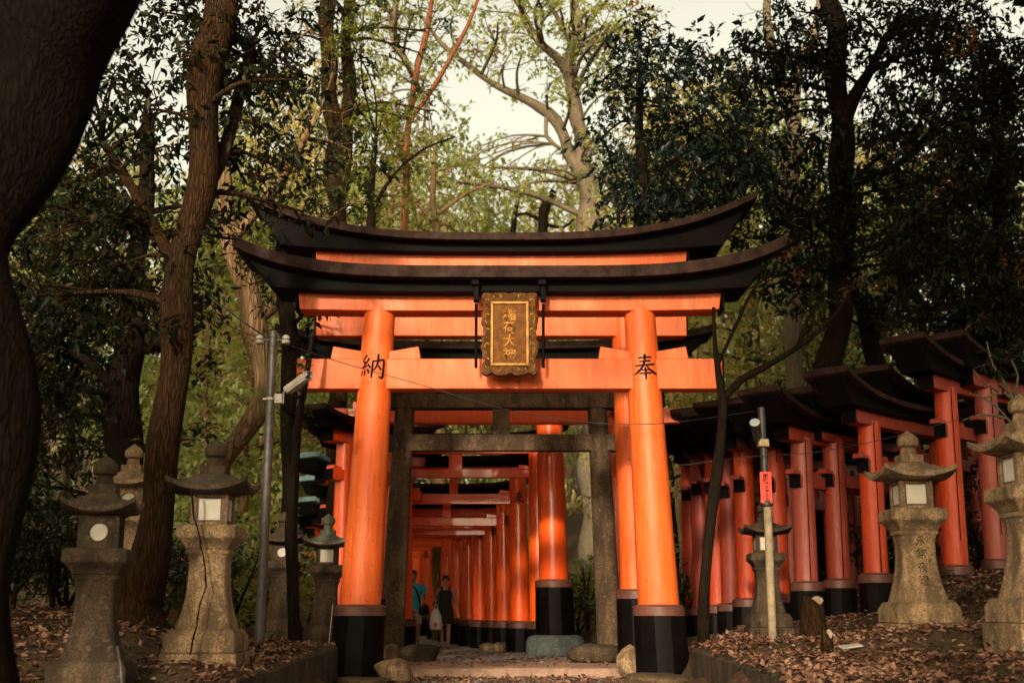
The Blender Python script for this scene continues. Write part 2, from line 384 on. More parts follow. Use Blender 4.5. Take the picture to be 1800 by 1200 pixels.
def curved_beam(zt0, zt1, zb0, zb1, ht, hb, y0, y1, p, gable=0, n=49):
    """zt0/zt1 = top height at the middle/tip; the same for the bottom; ht/hb half lengths"""
    mb = MB(); rs = []
    for i in range(n):
        u = -1 + 2 * i / (n - 1); k = abs(u) ** p
        zt = zt0 + (zt1 - zt0) * k; zb = zb0 + (zb1 - zb0) * k
        ring = [(u * hb, y0, zb), (u * hb, y1, zb), (u * ht, y1, zt)]
        if gable: ring.append((u * ht, (y0 + y1) / 2, zt + gable))
        ring.append((u * ht, y0, zt)); rs.append(ring)
    mb.rings(rs); return mb

def torii(label, loc, rz, half, H, nuki, shim, kas, rb, rt, group=None, lean=.04, mat=VERM, capm=None, sleeve=(.7, .28), marks=(None, None), mark_s=.24,
          mark_z=None, wedge=True, strut=True, seam=False, dep=.30, kp=4.0, cap_t=.1, base=False, pillar_mats=None):
    """nuki=(z0,z1,half length) shim=(z0,z1,half length) kas=(body z0, cap z0, cap z1, tip rise, half length)"""
    capm = capm or CAPM
    r = empty('torii_gate', loc, rz, label, 'torii gate', group)
    pm = pillar_mats or (mat, mat)
    for i, s in enumerate((-1, 1)):
        pillar(r, s, half, half - lean, H, rb, rt, pm[i], sleeve, marks[i], mark_z or (nuki[0] + nuki[1]) / 2, mark_s, seam)
    at = lambda z: half - lean * z / H
    nm = (nuki[0] + nuki[1]) / 2
    # tie beam in three lengths that meet inside the pillars
    mb = MB(); mb.box(-nuki[2], nuki[2], -dep * .42, dep * .42, nuki[0], nuki[1]); mb.build('tie_beam', mat, r, None, .012)
    for s in (-1, 1):
        mb = MB(); mb.box(*sorted((s * (nuki[2] - .003), s * (nuki[2] + .02))), -dep * .43, dep * .43, nuki[0] - .004, nuki[1] + .004); mb.build('end_cap', BLACK, r, None, .005)
    mb = curved_beam(shim[1], shim[1] + kas[3] * .16, shim[0], shim[0] + kas[3] * .05, shim[2], shim[2] * .985, -dep * .56, dep * .56, kp)
    mb.build('lintel', mat, r, 30, .01)
    for s in (-1, 1):
        mb = MB(); e = shim[2]; zb = shim[0] + kas[3] * .05
        mb.box(s * e - .003 if s > 0 else -e - .03, s * e + .03 if s > 0 else -e + .003, -dep * .57, dep * .57, zb - .004, shim[1] + kas[3] * .10)
        mb.build('end_cap', BLACK, r, None, .006)
    bd = dep * 1.15
    mb = curved_beam(kas[1] + .01, kas[1] + kas[3] + .01, kas[0], kas[0] + kas[3] * .16, kas[4] * .985, kas[4] * .865, -bd, bd, kp)
    mb.build('roof_beam', BLACK, r, 30, .01)
    cd = dep * 1.75
    mb = curved_beam(kas[2], kas[2] + kas[3], kas[1], kas[1] + kas[3], kas[4] + .02, kas[4], -cd, cd, kp, gable=.02)
    mb.build('roof_cap', capm, r, 30, .008)
    if strut:
        mb = MB(); w = strut if strut is not True else .13
        mb.box(-w, w, -dep * .3, dep * .3, nuki[1] - .003, shim[0] + .01); mb.build('strut', mat, r, None, .008)
    if wedge:
        wl, wh = wedge if wedge is not True else (.34, .11)
        for s in (-1, 1):
            for q in (-1, 1):
                rad = rb + (rt - rb) * nuki[1] / H; x0 = s * at(nuki[1]) + q * rad * .8; x1 = x0 + q * wl
                mb = MB(); mb.prism([(x0, nuki[1] + .001), (x1 + q * .03, nuki[1] + .001), (x1, nuki[1] + wh * 1.25), (x0, nuki[1] + wh * .75)], -dep * .34, dep * .34)
                mb.build('wedge', mat, r, None, .008)
    return r

# front torii
D = 16.7; cxp = 897
z = lambda py, d=D: Zat(py, d)
def half_px(h, py, d): return M_(h, py, d)
zb = -.02
front = torii('large faded vermilion torii at the front carrying the gilded plaque, black marks on both pillars', (Xat(895.5, 1190, D), D, zb), 0,
      half_px(271, 1190, D), z(546) - zb + .02, (z(683, D - .15) - zb, z(630, D - .15) - zb, half_px(375, 655, D - .15)), (z(546, D - .2) - zb, z(514, D - .2) - zb, half_px(374, 530, D - .2)),
      (z(513, D - .41) - zb, z(487, D - .63) - zb, z(466, D - .63) - zb, z(411, D - .63) - z(466, D - .63), half_px(488, 440, D - .63)), .285, .212, None, half_px(271, 1190, D) - half_px(228, 545, D),
      VERM, CAPM, (z(1062) - zb, .335), ((S_NO, -.12), (S_HO, .02)), .36, z(650) - zb, (.40, .14), False, False, .36, 4.4, .15)

# second torii, taller, right behind
D = 19.2; zb = .10; cx = 884
torii('taller faded torii close behind the plaque torii, its roof rising above the front roof', (Xat(880, 1140, D), D, zb), 0,
      half_px(242, 1140, D), z(470, D) - zb + .05, (z(590, D - .15) - zb, z(552, D - .15) - zb, half_px(326, 570, D - .15)), (z(470, D - .2) - zb, z(443, D - .2) - zb, half_px(329, 455, D - .2)),
      (z(442, D - .4) - zb, z(421, D - .6) - zb, z(408, D - .6) - zb, z(333, D - .6) - z(408, D - .6), half_px(452, 370, D - .6)), .235, .19, None, half_px(242, 1140, D) - half_px(212, 500, D),
      VERM, CAPM, (z(1035, D) - zb, .29), (None, None), .3, None, (.3, .1), False, False, .34, 3.1, .12)

# stone torii
D = 20.4; zb = .08
st = empty('stone_torii', (Xat(880, 1140, D), D, zb), 0, 'brown stone torii standing between the big vermilion torii, plain square beams', 'torii gate')
for s in (-1, 1):
    hb, htp, H = half_px(194, 1140, D), half_px(168, 700, D), z(700, D) - zb
    mb = MB(); n = 24
    mb.rings([[(s * (hb + (htp - hb) * q) + rr * math.cos(2 * math.pi * j / n), rr * math.sin(2 * math.pi * j / n), q * H) for j in range(n)] for q, rr in ((0, .208), (.25, .195), (.5, .182), (.75, .170), (1.0, .16))])
    mb.build('pillar', GRAN3, st, 40)
    mb = MB(); mb.lathe([(.36, -.08), (.38, .0), (.34, .05), (.25, .06)], 18, (s * hb, 0)); mb.build('pillar_base', GRAN2, st, 40)
mb = MB(); mb.box(-half_px(222, 780, D), half_px(222, 780, D), -.11, .11, z(793, D) - zb, z(764, D) - zb); mb.build('tie_beam', GRAN3, st, None, .015)
mb = MB(); mb.box(-.14, .14, -.10, .10, z(764, D) - zb - .003, z(719, D) - zb + .003); mb.build('strut', GRAN3, st, None, .015)
mb = MB(); mb.box(-half_px(222, 700, D), half_px(222, 700, D), -.17, .17, z(719, D) - zb, z(692, D) - zb); mb.build('lintel', GRAN3, st, None, .02)
mb = curved_beam(z(655, D) - zb, z(640, D) - zb, z(692, D) - zb + .002, z(685, D) - zb, half_px(262, 690, D), half_px(250, 690, D), -.23, .23, 3); mb.build('roof_beam', GRAN2, st, 30, .02)

# third torii (3a) with a mark high on its right pillar
D = 22.0; zb = .1
torii('vermilion torii behind the stone torii, black mark high on its right pillar', (Xat(870, 1130, D), D, zb), 0,
      half_px(220, 1130, D), z(632, D) - zb, (z(745, D) - zb, z(719, D) - zb, half_px(352, 730, D)), (z(660, D) - zb, z(634, D) - zb, half_px(320, 650, D)),
      (z(632, D - .3) - zb, z(613, D - .5) - zb, z(600, D - .5) - zb, z(568, D - .5) - z(600, D - .5), half_px(388, 600, D - .5)), .20, .165, None, half_px(220, 1130, D) - half_px(205, 730, D),
      VERM2, CAPM, (z(1045, D) - zb, .25), (None, (S_HO, -.1)), .24, z(729, D) - zb, (.3, .1), False, False, .30, 3.4)
# 3b: thick glossy pillar on a round plinth stone
D = 23.5; zb = .47
torii('tall glossy torii, its thick right pillar standing on a round grey plinth stone', (Xat(818, 1110, D), D, zb), 0,
      half_px(158, 1110, D), z(640, D) - zb, (z(744, D) - zb, z(722, D) - zb, half_px(222, 730, D)), (z(672, D) - zb, z(650, D) - zb, half_px(225, 650, D)),
      (z(648, D) - zb, z(632, D) - zb, z(622, D) - zb, .25, half_px(255, 640, D)), .275, .235, None, half_px(158, 1110, D) - half_px(143, 740, D),
      VERM2, CAPM, (z(1018, D) - zb, .345), (None, None), .24, None, False, False, False, .28, 3.2)
def stone_lump(name, loc, sx, sy, sz, mat, label, cat='stone', group=None, seed=0, flat=0):
    rnd = random.Random(seed); bm = bmesh.new(); bmesh.ops.create_icosphere(bm, subdivisions=4, radius=1)
    ph = [rnd.uniform(0, 6) for _ in range(6)]
    for v in bm.verts:
        c = v.co; k = 1 + .09 * math.sin(c.x * 3 + ph[0]) * math.sin(c.y * 2.6 + ph[1]) + .07 * math.sin(c.z * 4 + ph[2] + c.x * 2) + .03 * math.sin(c.x * 9 + ph[3]) * math.sin(c.z * 8 + ph[4])
        e = 3.2 if flat else 2.3; L = (abs(c.x) ** e + abs(c.y) ** e + abs(c.z) ** e) ** (1 / e)
        v.co = Vector((c.x / L * sx * k, c.y / L * sy * k, c.z / L * sz * k))
    for _ in range(15):
        nrm = Vector((rnd.gauss(0, 1), rnd.gauss(0, 1), rnd.gauss(0, .8))).normalized(); ext = max(v.co.dot(nrm) for v in bm.verts); off = ext * rnd.uniform(.74, .93)
        for v in bm.verts:
            q = v.co.dot(nrm) - off
            if q > 0: v.co -= nrm * q * .88
    me = bpy.data.meshes.new(name); bm.to_mesh(me); bm.free()
    o = link(name, me, mat, None, 24); o.location = loc; o.rotation_euler = (0, 0, rnd.uniform(-.3, .3)); return tag(o, label, cat, group)
_px = Xat(976, 1130, 23.5)
mb = MB(); mb.lathe([(.50, -.18), (.535, .0), (.54, .22), (.50, .31), (.40, .355), (.05, .365)], 36); o = mb.build('plinth_stone', GRANB, None, 50)
o.location = (_px, 23.5, .105); tag(o, 'round grey drum stone under the thick glossy vermilion pillar', 'plinth stone')

TG = 'torii lining the tunnel over the path'
def tunnel(label, d, px_r, py_k, py_n, half, rb=.18, mark=None, capm=CAPT, nuk=.17, shimz=None, mat=VERM2, base=.10, khalf=1.85, strut=True, group=TG, sl=None, rise=.22, rz=0):
    x = Xat(px_r, 1000, d) - half; zb = max(base, float(path_z(d)))
    kz = z(py_k, d - .42) - zb; nz = z(py_n, d) - zb
    H = kz - .22
    return torii(label, (x, d, zb), rz, half, H - .12, (nz - nuk / 2, nz + nuk / 2, half + .33), (H - .17, H + .0, half + .42), (H + .004, kz - .11, kz - .02, rise, min(khalf, half + .58)),
                 rb, rb * .86, group, .04, mat, capm, (sl or .60, rb * 1.35), (None, mark), .27, nz, (.22, .07), strut, False, .14, 3.4)
tunnel('torii with a slim roof line just under the stone tie beam', 24.3, 948, 757, 832, 1.62, .19, None, CAPM, khalf=2.3)
tunnel('vermilion torii with a black mark on its pillar beside the thick plinth stone pillar', 25.2, 914, 797, 877, 1.33, .20, (S_HO, .0), CAPM, .20, khalf=2.3, strut=.085)
tunnel('torii second in from the round plinth stone, short strut over a red tie beam', 26.2, 888, 846, 917, 1.22, .18, (S_HO, .5), CAPM, .17, strut=.085)
tl = [('torii in the tunnel with a dark mark above the boulders at its foot', 27.0, 866, 872, 934, (S_HO, .3)),
      ('torii in the tunnel right of the woman in black, mark level with its tie beam', 27.9, 846, 880, 938, (S_HO, .2)),
      ('torii pillar seen third to the right of the woman in black', 28.9, 826, 886, 940, (S_HO, .2)),
      ('torii pillar seen second to the right of the woman in black, mark at its head', 30.0, 806, 893, 944, (S_HO, .1)),
      ('torii pillar seen right behind the shoulder of the woman in black', 31.3, 788, 905, 955, None),
      ('sunlit torii pillar with a clear black mark right above the woman in black', 32.8, 768, 912, 962, (S_HO, .0)),
      ('torii pillar seen just left of the woman in black', 34.8, 750, 930, 975, (S_HO, .1)),
      ('far torii between the two walkers, its sleeve low over the path', 37.2, 737, 945, 985, None),
      ('farthest torii that shows beside the man in the turquoise shirt', 40.0, 724, 955, 993, None),
      ('last dim torii closing the tunnel behind the man in the turquoise shirt', 43.5, 712, 965, 1000, None)]
for lb, d, pxr, pk, pn, mk in tl:
    tunnel(lb, d, pxr, pk, pn, 1.12, .175, mk, CAPT, .16, strut=.08, base=.1)

LG = 'torii of the left tunnel with copper edged roofs'
for i, (d, ptip, pk, lb) in enumerate([(21.6, 540, 722, 'brown edged torii roof end, topmost of the stack left of the front pillar'),
        (23.0, 572, 756, 'torii roof end with a dark edge, second from top left of the front pillar'),
        (25.0, 533, 806, 'torii roof end edged in teal copper above the mossy lantern, highest of the teal ones'),
        (26.6, 543, 846, 'torii roof end edged in teal copper, middle of the teal stack above the mossy lantern'),
        (28.6, 530, 884, 'torii roof end edged in teal copper close above the mossy lantern finial'),
        (30.4, 536, 908, 'lowest and farthest teal edged torii roof left of the mossy lantern finial'),
        (32.5, 545, 928, 'torii mostly hidden behind the mossy lantern, its pillar foot pale in the light')]):
    xt = Xat(ptip, pk, d); half, kh, a = (.62, 1.5, R(50)) if i < 5 else (.9, 1.5, R(58)); x = xt + kh * math.cos(a); y = d + kh * math.sin(a); zb = .15 + .02 * (d - 21)
    kz = z(pk, d - .4) - zb; H = kz - .24
    torii(lb, (x, y, zb), a, half, H - .1, (H - .85, H - .66, half + .34), (H - .18, H, half + .40), (H + .004, kz - .13, kz - .04, .20, kh), .185, .16, LG, .04, VERM2,
          CAPM if i < 2 else CAPT, (.55, .25), (None, None), .2, None, (.2, .06), .1, False, .28, 3.2)

RG = 'torii of the right hand tunnel seen from its side'
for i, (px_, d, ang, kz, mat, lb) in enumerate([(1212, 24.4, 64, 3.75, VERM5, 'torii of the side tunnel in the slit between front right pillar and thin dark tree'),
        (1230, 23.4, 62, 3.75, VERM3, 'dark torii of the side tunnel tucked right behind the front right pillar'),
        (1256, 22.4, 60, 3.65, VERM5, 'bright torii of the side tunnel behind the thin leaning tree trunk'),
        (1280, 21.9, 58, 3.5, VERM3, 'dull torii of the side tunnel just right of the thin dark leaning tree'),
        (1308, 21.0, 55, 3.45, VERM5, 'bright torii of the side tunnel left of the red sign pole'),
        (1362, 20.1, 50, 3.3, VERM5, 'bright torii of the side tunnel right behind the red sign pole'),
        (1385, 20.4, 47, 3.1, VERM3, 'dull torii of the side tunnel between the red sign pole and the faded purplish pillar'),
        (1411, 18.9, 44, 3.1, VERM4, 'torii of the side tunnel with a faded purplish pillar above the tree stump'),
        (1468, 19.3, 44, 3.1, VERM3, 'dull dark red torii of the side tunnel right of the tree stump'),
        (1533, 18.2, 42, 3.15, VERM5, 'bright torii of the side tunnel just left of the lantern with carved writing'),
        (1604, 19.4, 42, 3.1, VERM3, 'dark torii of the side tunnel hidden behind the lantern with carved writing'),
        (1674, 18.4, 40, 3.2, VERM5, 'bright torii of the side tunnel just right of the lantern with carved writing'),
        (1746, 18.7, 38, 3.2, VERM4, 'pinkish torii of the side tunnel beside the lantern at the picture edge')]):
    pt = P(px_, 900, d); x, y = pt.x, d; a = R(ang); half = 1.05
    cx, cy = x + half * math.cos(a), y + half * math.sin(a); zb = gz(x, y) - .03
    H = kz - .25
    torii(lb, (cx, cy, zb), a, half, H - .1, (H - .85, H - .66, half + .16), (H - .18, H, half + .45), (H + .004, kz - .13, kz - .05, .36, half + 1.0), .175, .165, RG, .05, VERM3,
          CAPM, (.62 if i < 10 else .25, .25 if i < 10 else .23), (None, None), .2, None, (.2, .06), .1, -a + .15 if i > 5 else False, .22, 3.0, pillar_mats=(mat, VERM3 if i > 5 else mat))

# ------------------------------------------------------------------ plaque on the front torii
D = 16.7
pc = P(896, 586, D - .42); W, Hh = M_(93, 586, D) / 2, M_(150, 586, D) / 2
pl = empty('plaque', (pc.x, D - .40, pc.z), 0, 'gilded wooden shrine plaque with scalloped frame under the front torii roof', 'plaque')
pl.rotation_euler = (R(-8), 0, 0)
def wavy(w, h, amp, n=160, k=1.0):
    out = []
    per = [(-w, -h), (w, -h), (w, h), (-w, h)]
    for e in range(4):
        a, b = per[e], per[(e + 1) % 4]; L = math.hypot(b[0] - a[0], b[1] - a[1]); nx, ny = (b[1] - a[1]) / L, -(b[0] - a[0]) / L
        m = int(46 * L / (2 * h))
        for i in range(m):
            s = i / m; q = min(s, 1 - s) * L
            wv = amp * (abs(math.sin(s * L * 26 / k)) * .55 + .45 * math.cos(s * 2 * math.pi * 3)) * min(1, q / .05)
            out.append((a[0] + (b[0] - a[0]) * s + nx * wv, a[1] + (b[1] - a[1]) * s + ny * wv))
    return out
o1, o2 = wavy(W * .97, Hh * .985, .036), wavy(W * .955, Hh * .97, .034)
iw, ih = W * .70, Hh * .78
def ringpts(poly, y): return [(x, y, zz) for x, zz in poly]
def inner(poly, w, h, y):
    out = []
    for x, zz in poly:
        k = max(abs(x) / W, abs(zz) / Hh); out.append((x / k * w / W, y, zz / k * h / Hh))
    return out
mb = MB(); mb.rings([ringpts(o1, .03), ringpts(o1, -.055), ringpts([(x * .93, q * .95) for x, q in o2], -.075), inner(o2, iw, ih, -.012), inner(o2, iw, ih, .03)], False, False)
mb.build('frame', m_plain('frame_bronze', (.10, .042, .012), .5, .6, 14, .2, .4, .1), pl, 35)
# carved curls on the frame
FRM = [c for c in pl.children][0]
for s in (-1, 1):
    for q in (-.72, -.36, 0, .36, .72):
        c = Vector((s * W * .84, -.055, q * Hh)); pts = [c + Vector((.028 * math.cos(t) * s, -.004, .05 * math.sin(t) * (1 - .15 * t) + .012 * t)) for t in np.linspace(-1.6, 3.6, 13)]
        mb = MB(); mb.tube(pts, [.007] * 13, 6); mb.build('carved_curl', GOLD, FRM, True)
    for q in (-.45, .45):
        c = Vector((q * W, -.055, s * Hh * .88)); pts = [c + Vector((.05 * math.cos(t), -.004, .03 * math.sin(t) * s)) for t in np.linspace(-.5, 3.6, 11)]
        mb = MB(); mb.tube(pts, [.007] * 11, 6); mb.build('carved_curl', GOLD, FRM, True)
mb = MB(); bw = .034
for (x0, x1, z0, z1) in ((-iw, iw, ih - bw, ih), (-iw, iw, -ih, -ih + bw), (-iw, -iw + bw, -ih + bw, ih - bw), (iw - bw, iw, -ih + bw, ih - bw)): mb.box(x0, x1, -.034, .0, z0, z1)
mb.build('gilt_border', GOLD, pl, None, .006)
mb = MB(); mb.box(-iw + .002, iw - .002, -.006, .028, -ih + .002, ih - .002); pan = mb.build('panel', GOLDD, pl)
for k, ch in enumerate('稲荷大神'):
    bm = glyph(ch, .185, .018, .2); zc = ih * (.60 - .41 * k)
    ext = bmesh.ops.extrude_face_region(bm, geom=bm.faces[:])
    for v in ext['geom']:
        if isinstance(v, bmesh.types.BMVert): v.co.z += .010
    for v in bm.verts: v.co = Vector((v.co.x, -.0065 - v.co.z, v.co.y + zc))
    bmesh.ops.recalc_face_normals(bm, faces=bm.faces)
    me = bpy.data.meshes.new('lettering'); bm.to_mesh(me); bm.free(); link('lettering', me, GOLD, pan)
for s in (-1, 1):
    mb = MB(); x = s * M_(57.5, 586, D); zt, zl = Zat(472, D - .66) - pc.z, Zat(657, D) - pc.z
    mb.tube([(x, -.02 - .12, zt - .45), (x, -.10, zt - .6), (x, .04, zl)], .022, 8)
    mb.box(x - .035, x + .035, -.20, -.08, zt - .42, zt - .1); mb.box(x - .07, x + .04, -.262, -.20, zt - .22, zt + .0)
    mb.build('hanger', BLACK, pl, None, .006)

# ------------------------------------------------------------------ stone lanterns
def sq_ring(hw, zz, n=6, lift=0, ch=.0):
    pts = []
    for e in range(4):
        for i in range(n):
            s = -1 + 2 * i / n
            x, y = [(s, -1), (1, s), (-s, 1), (-1, -s)][e]
            k = (abs(x) * abs(y)) ** 2.2 if lift else 0
            c = 1 - ch * (abs(x) * abs(y)) ** 8
            pts.append((x * hw * c, y * hw * c, zz + lift * k))
    return pts
SHAFT = [(.40, .255), (.43, .25), (.47, .238), (.53, .222), (.62, .200), (.74, .180), (.86, .172), (.98, .172), (1.05, .182), (1.08, .195), (1.081, .205), (1.12, .205)]
def shaft_hw(zz): return float(np.interp(zz, [a for a, b in SHAFT], [b for a, b in SHAFT]))
def lantern(loc, rz, sc_, label, stone, window='square', roofm=None, letter=False, slim=1.0, roof_k=1.0, lean=0):
    r = empty('stone_lantern', loc, rz, label, 'stone lantern', 'stone lanterns beside the path'); r.scale = (sc_, sc_, sc_); r.rotation_euler = (0, lean, rz)
    roofm = roofm or stone
    def bld(mb, nm, m, par=r, bev=.012, sm=32): return mb.build(nm, m, par, sm, bev)
    mb = MB(); mb.box(-.345, .345, -.345, .345, -.14, .19); bld(mb, 'plinth', stone)
    mb = MB(); mb.rings([sq_ring(h, q) for h, q in ((.325, .191), (.325, .33), (.285, .402))]); bld(mb, 'base', stone)
    mb = MB(); mb.rings([sq_ring(h * (slim if 0.45 < q < 1.1 else 1), q, 8, 0, .09) for q, h in SHAFT]); sh = bld(mb, 'shaft', stone, r, 0, 50)
    mb = MB(); mb.rings([sq_ring(h, q) for h, q in ((.195, 1.121), (.205, 1.15), (.25, 1.205), (.275, 1.225), (.275, 1.325), (.25, 1.345))]); bld(mb, 'platform', stone)
    hw, z0, z1 = .172, 1.346, 1.63
    fb = MB()
    if window == 'square':
        ww, p0, p1 = .118, 1.375, 1.605
        for x in (-1, 1):
            for y in (-1, 1):
                a, b = sorted((x * ww, x * hw)); c, d = sorted((y * ww, y * hw)); fb.box(a, b, c, d, z0, z1)
        fb.box(-ww - .001, ww + .001, -hw + .004, hw - .004, z0, p0); fb.box(-ww - .001, ww + .001, -hw + .004, hw - .004, p1, z1)
        fb.box(-hw + .004, -ww + .001, -ww, ww, z0, p0); fb.box(ww - .001, hw - .004, -ww, ww, z0, p0); fb.box(-hw + .004, -ww + .001, -ww, ww, p1, z1); fb.box(ww - .001, hw - .004, -ww, ww, p1, z1)
        f = bld(fb, 'firebox', stone, r, .008)
        for k in range(4):
            pb = MB(); pb.box(-ww, ww, -hw + .018, -hw + .030, p0, p1); o = pb.build('paper_pane', PAPER, f); o.rotation_euler = (0, 0, k * math.pi / 2)
            pb = MB(); 
            for q in (-ww, ww - .016): pb.box(q, q + .016, -hw + .008, -hw + .0175, p0, p1)
            for q in (p0, p1 - .016): pb.box(-ww + .0165, ww - .0165, -hw + .008, -hw + .0175, q, q + .016)
            o = pb.build('pane_frame', m_frame, f); o.rotation_euler = (0, 0, k * math.pi / 2)
    else:
        zc = (z0 + z1) / 2; rad = .078; n = 32
        for k in range(4):
            a = k * math.pi / 2; ca, sa = math.cos(a), math.sin(a); rot = lambda p: (p[0] * ca - p[1] * sa, p[0] * sa + p[1] * ca, p[2])
            out, inn, back = [], [], []
            for j in range(n):
                t = 2 * math.pi * j / n; cx, cz = math.cos(t), math.sin(t); m = max(abs(cx), abs(cz))
                out.append(rot((cx / m * hw, -hw, zc + cz / m * (z1 - z0) / 2))); inn.append(rot((cx * rad, -hw, zc + cz * rad))); back.append(rot((cx * rad, -hw + .03, zc + cz * rad)))
            fb.rings([out, inn, back], False, False)
        f = bld(fb, 'firebox', stone, r, 0, 30)
        for k in range(4):
            pb = MB(); pb.rings([[(1.0 * rad * 1.04 * math.cos(2 * math.pi * j / n), y, zc + rad * 1.04 * math.sin(2 * math.pi * j / n)) for j in range(n)] for y in (-hw + .028, -hw + .04)])
            o = pb.build('paper_pane', PAPER, f); o.rotation_euler = (0, 0, k * math.pi / 2)
    K = roof_k
    mb = MB(); mb.rings([sq_ring(.18, 1.631, 10), sq_ring(.345 * K, 1.64, 10, .075), sq_ring(.372 * K, 1.655, 10, .085), sq_ring(.372 * K, 1.695, 10, .09), sq_ring(.31 * K, 1.715, 10, .04), sq_ring(.23 * K, 1.755, 10, .015), sq_ring(.16 * K, 1.80, 10), sq_ring(.125, 1.825, 10)])
    bld(mb, 'roof', roofm, r, 0, 55)
    mb = MB(); mb.rings([sq_ring(.118, 1.826), sq_ring(.118, 1.905)]); mb.lathe([(.085, 1.906), (.075, 1.945), (.07, 1.985), (.10, 2.0), (.112, 2.04), (.105, 2.085), (.07, 2.125), (.03, 2.15), (.006, 2.17)], 20)
    bld(mb, 'finial', roofm, r, .006, 45)
    if letter:
        for k, ch in enumerate('永常夜燈'):
            bm = glyph(ch, .112, -.004, .03); zc = 1.02 - .135 * k
            place_glyph(bm, lambda u, v: (u + .01, -shaft_hw(zc + v) * slim - .003, zc + v), 'lettering', INKF, sh)
    return r
m_frame = m_plain('pane_frame_wood', (.10, .055, .03), .7)
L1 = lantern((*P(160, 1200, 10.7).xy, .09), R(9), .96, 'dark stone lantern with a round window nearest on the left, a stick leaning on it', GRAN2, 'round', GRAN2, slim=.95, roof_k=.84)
L3 = lantern((*P(362, 1150, 11.9).xy, .31), R(1), 1.0, 'granite lantern with a square paper window and a dry vine down its shaft', GRAN, 'square', GRAN2)
L2 = lantern((*P(218, 1080, 14.4).xy, .70), R(2), .95, 'sunlit stone lantern with a round window half behind the brown leaning trunk', GRAN, 'round', GRAN, slim=.95, roof_k=.93)
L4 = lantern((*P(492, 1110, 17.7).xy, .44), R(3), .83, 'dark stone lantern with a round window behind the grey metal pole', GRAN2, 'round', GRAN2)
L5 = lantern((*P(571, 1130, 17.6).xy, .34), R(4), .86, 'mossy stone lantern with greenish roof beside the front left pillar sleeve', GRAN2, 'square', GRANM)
R1 = lantern((*P(1617, 1100, 12.7).xy, .57), R(1), .97, 'granite lantern with a black four character inscription down its shaft', GRAN, 'square', GRAN, letter=True)
R2 = lantern((*P(1832, 1150, 10.9).xy, .58), R(6), 1.0, 'stone lantern cut by the right picture edge, moss on its rounded roof', GRAN, 'square', GRAN, roof_k=.95)
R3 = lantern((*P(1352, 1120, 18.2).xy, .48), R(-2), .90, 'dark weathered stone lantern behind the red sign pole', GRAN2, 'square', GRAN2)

# dry vine on the granite lantern
pts = [P(px, py, 11.9 - dd) for px, py, dd in ((336, 858, .44), (340, 900, .40), (346, 925, .40), (358, 985, .28), (362, 1030, .34), (352, 1060, .40), (345, 1100, .47), (334, 1150, .52))]
mb = MB(); q = spline([tuple(p) for p in pts], .06); mb.tube([(p[0] + random.uniform(-.006, .006), p[1], p[2]) for p in q], [.0085 * random.uniform(.7, 1.3) for _ in q], 6)
tag(mb.build('dry_vine', BARKD, None, True), 'thin dark dry vine hanging down the granite lantern with the square window', 'vine')

# ------------------------------------------------------------------ poles
pb = P(456, 1130, 14.9); pt = P(481, 582, 14.9); base = Vector((pb.x, 14.9, gz(pb.x, 14.9) - .05))
lp = empty('utility_pole', base, 0, 'grey metal pole with insulators and a security camera, left of the front torii', 'pole')
mb = MB(); top = Vector((pt.x, 14.9, pt.z)) - base; mb.tube([(0, 0, 0), top * .5, top], [.062, .056, .05], 16); mb.build('pole', METAL, lp, 40)
axp = lambda py: (P(481, py, 14.9) - base).z
def pol(zz): return top * (zz / top.z)
mb = MB()
for s in (-1, 1):
    c = pol(axp(598)); mb.tube([c, c + Vector((s * .16, -.03, .0))], .012, 6)
mb.build('crossarm', DMETAL, lp)
for s in (-1, 1):
    c = pol(axp(598)) + Vector((s * .16, -.03, 0)); mb = MB(); mb.lathe([(.018, c.z - .06), (.05, c.z - .045), (.055, c.z - .01), (.03, c.z), (.05, c.z + .012), (.045, c.z + .04), (.02, c.z + .06)], 12, (c.x, c.y)); mb.build('insulator', m_ins if 'm_ins' in globals() else WHITEP, lp, 40)
mb = MB()
for py in (592, 608): 
    c = pol(axp(py)); mb.lathe([(.060, c.z - .01), (.060, c.z + .01)], 16, (c.x, c.y))
mb.build('band', DMETAL, lp)
c = pol(axp(701)); mb = MB(); mb.box(c.x + .055, c.x + .15, c.y - .06, c.y + .03, c.z - .06, c.z + .055); mb.build('junction_box', WHITEP, lp, None, .006)
mb = MB(); mb.lathe([(.062, c.z - .012), (.062, c.z + .012)], 18, (c.x, c.y)); mb.box(c.x - .09, c.x - .05, c.y - .02, c.y + .02, c.z - .012, c.z + .012); mb.build('clamp', WHITEP, lp)
cam_root = c + Vector((.165, -.05, -.06))
mb = MB(); mb.tube([cam_root, cam_root + Vector((0, 0, .13)), cam_root + Vector((.03, -.02, .165)), cam_root + Vector((.08, -.03, .18))], .008, 8); mb.build('camera_bracket', WHITEP, lp, 40)
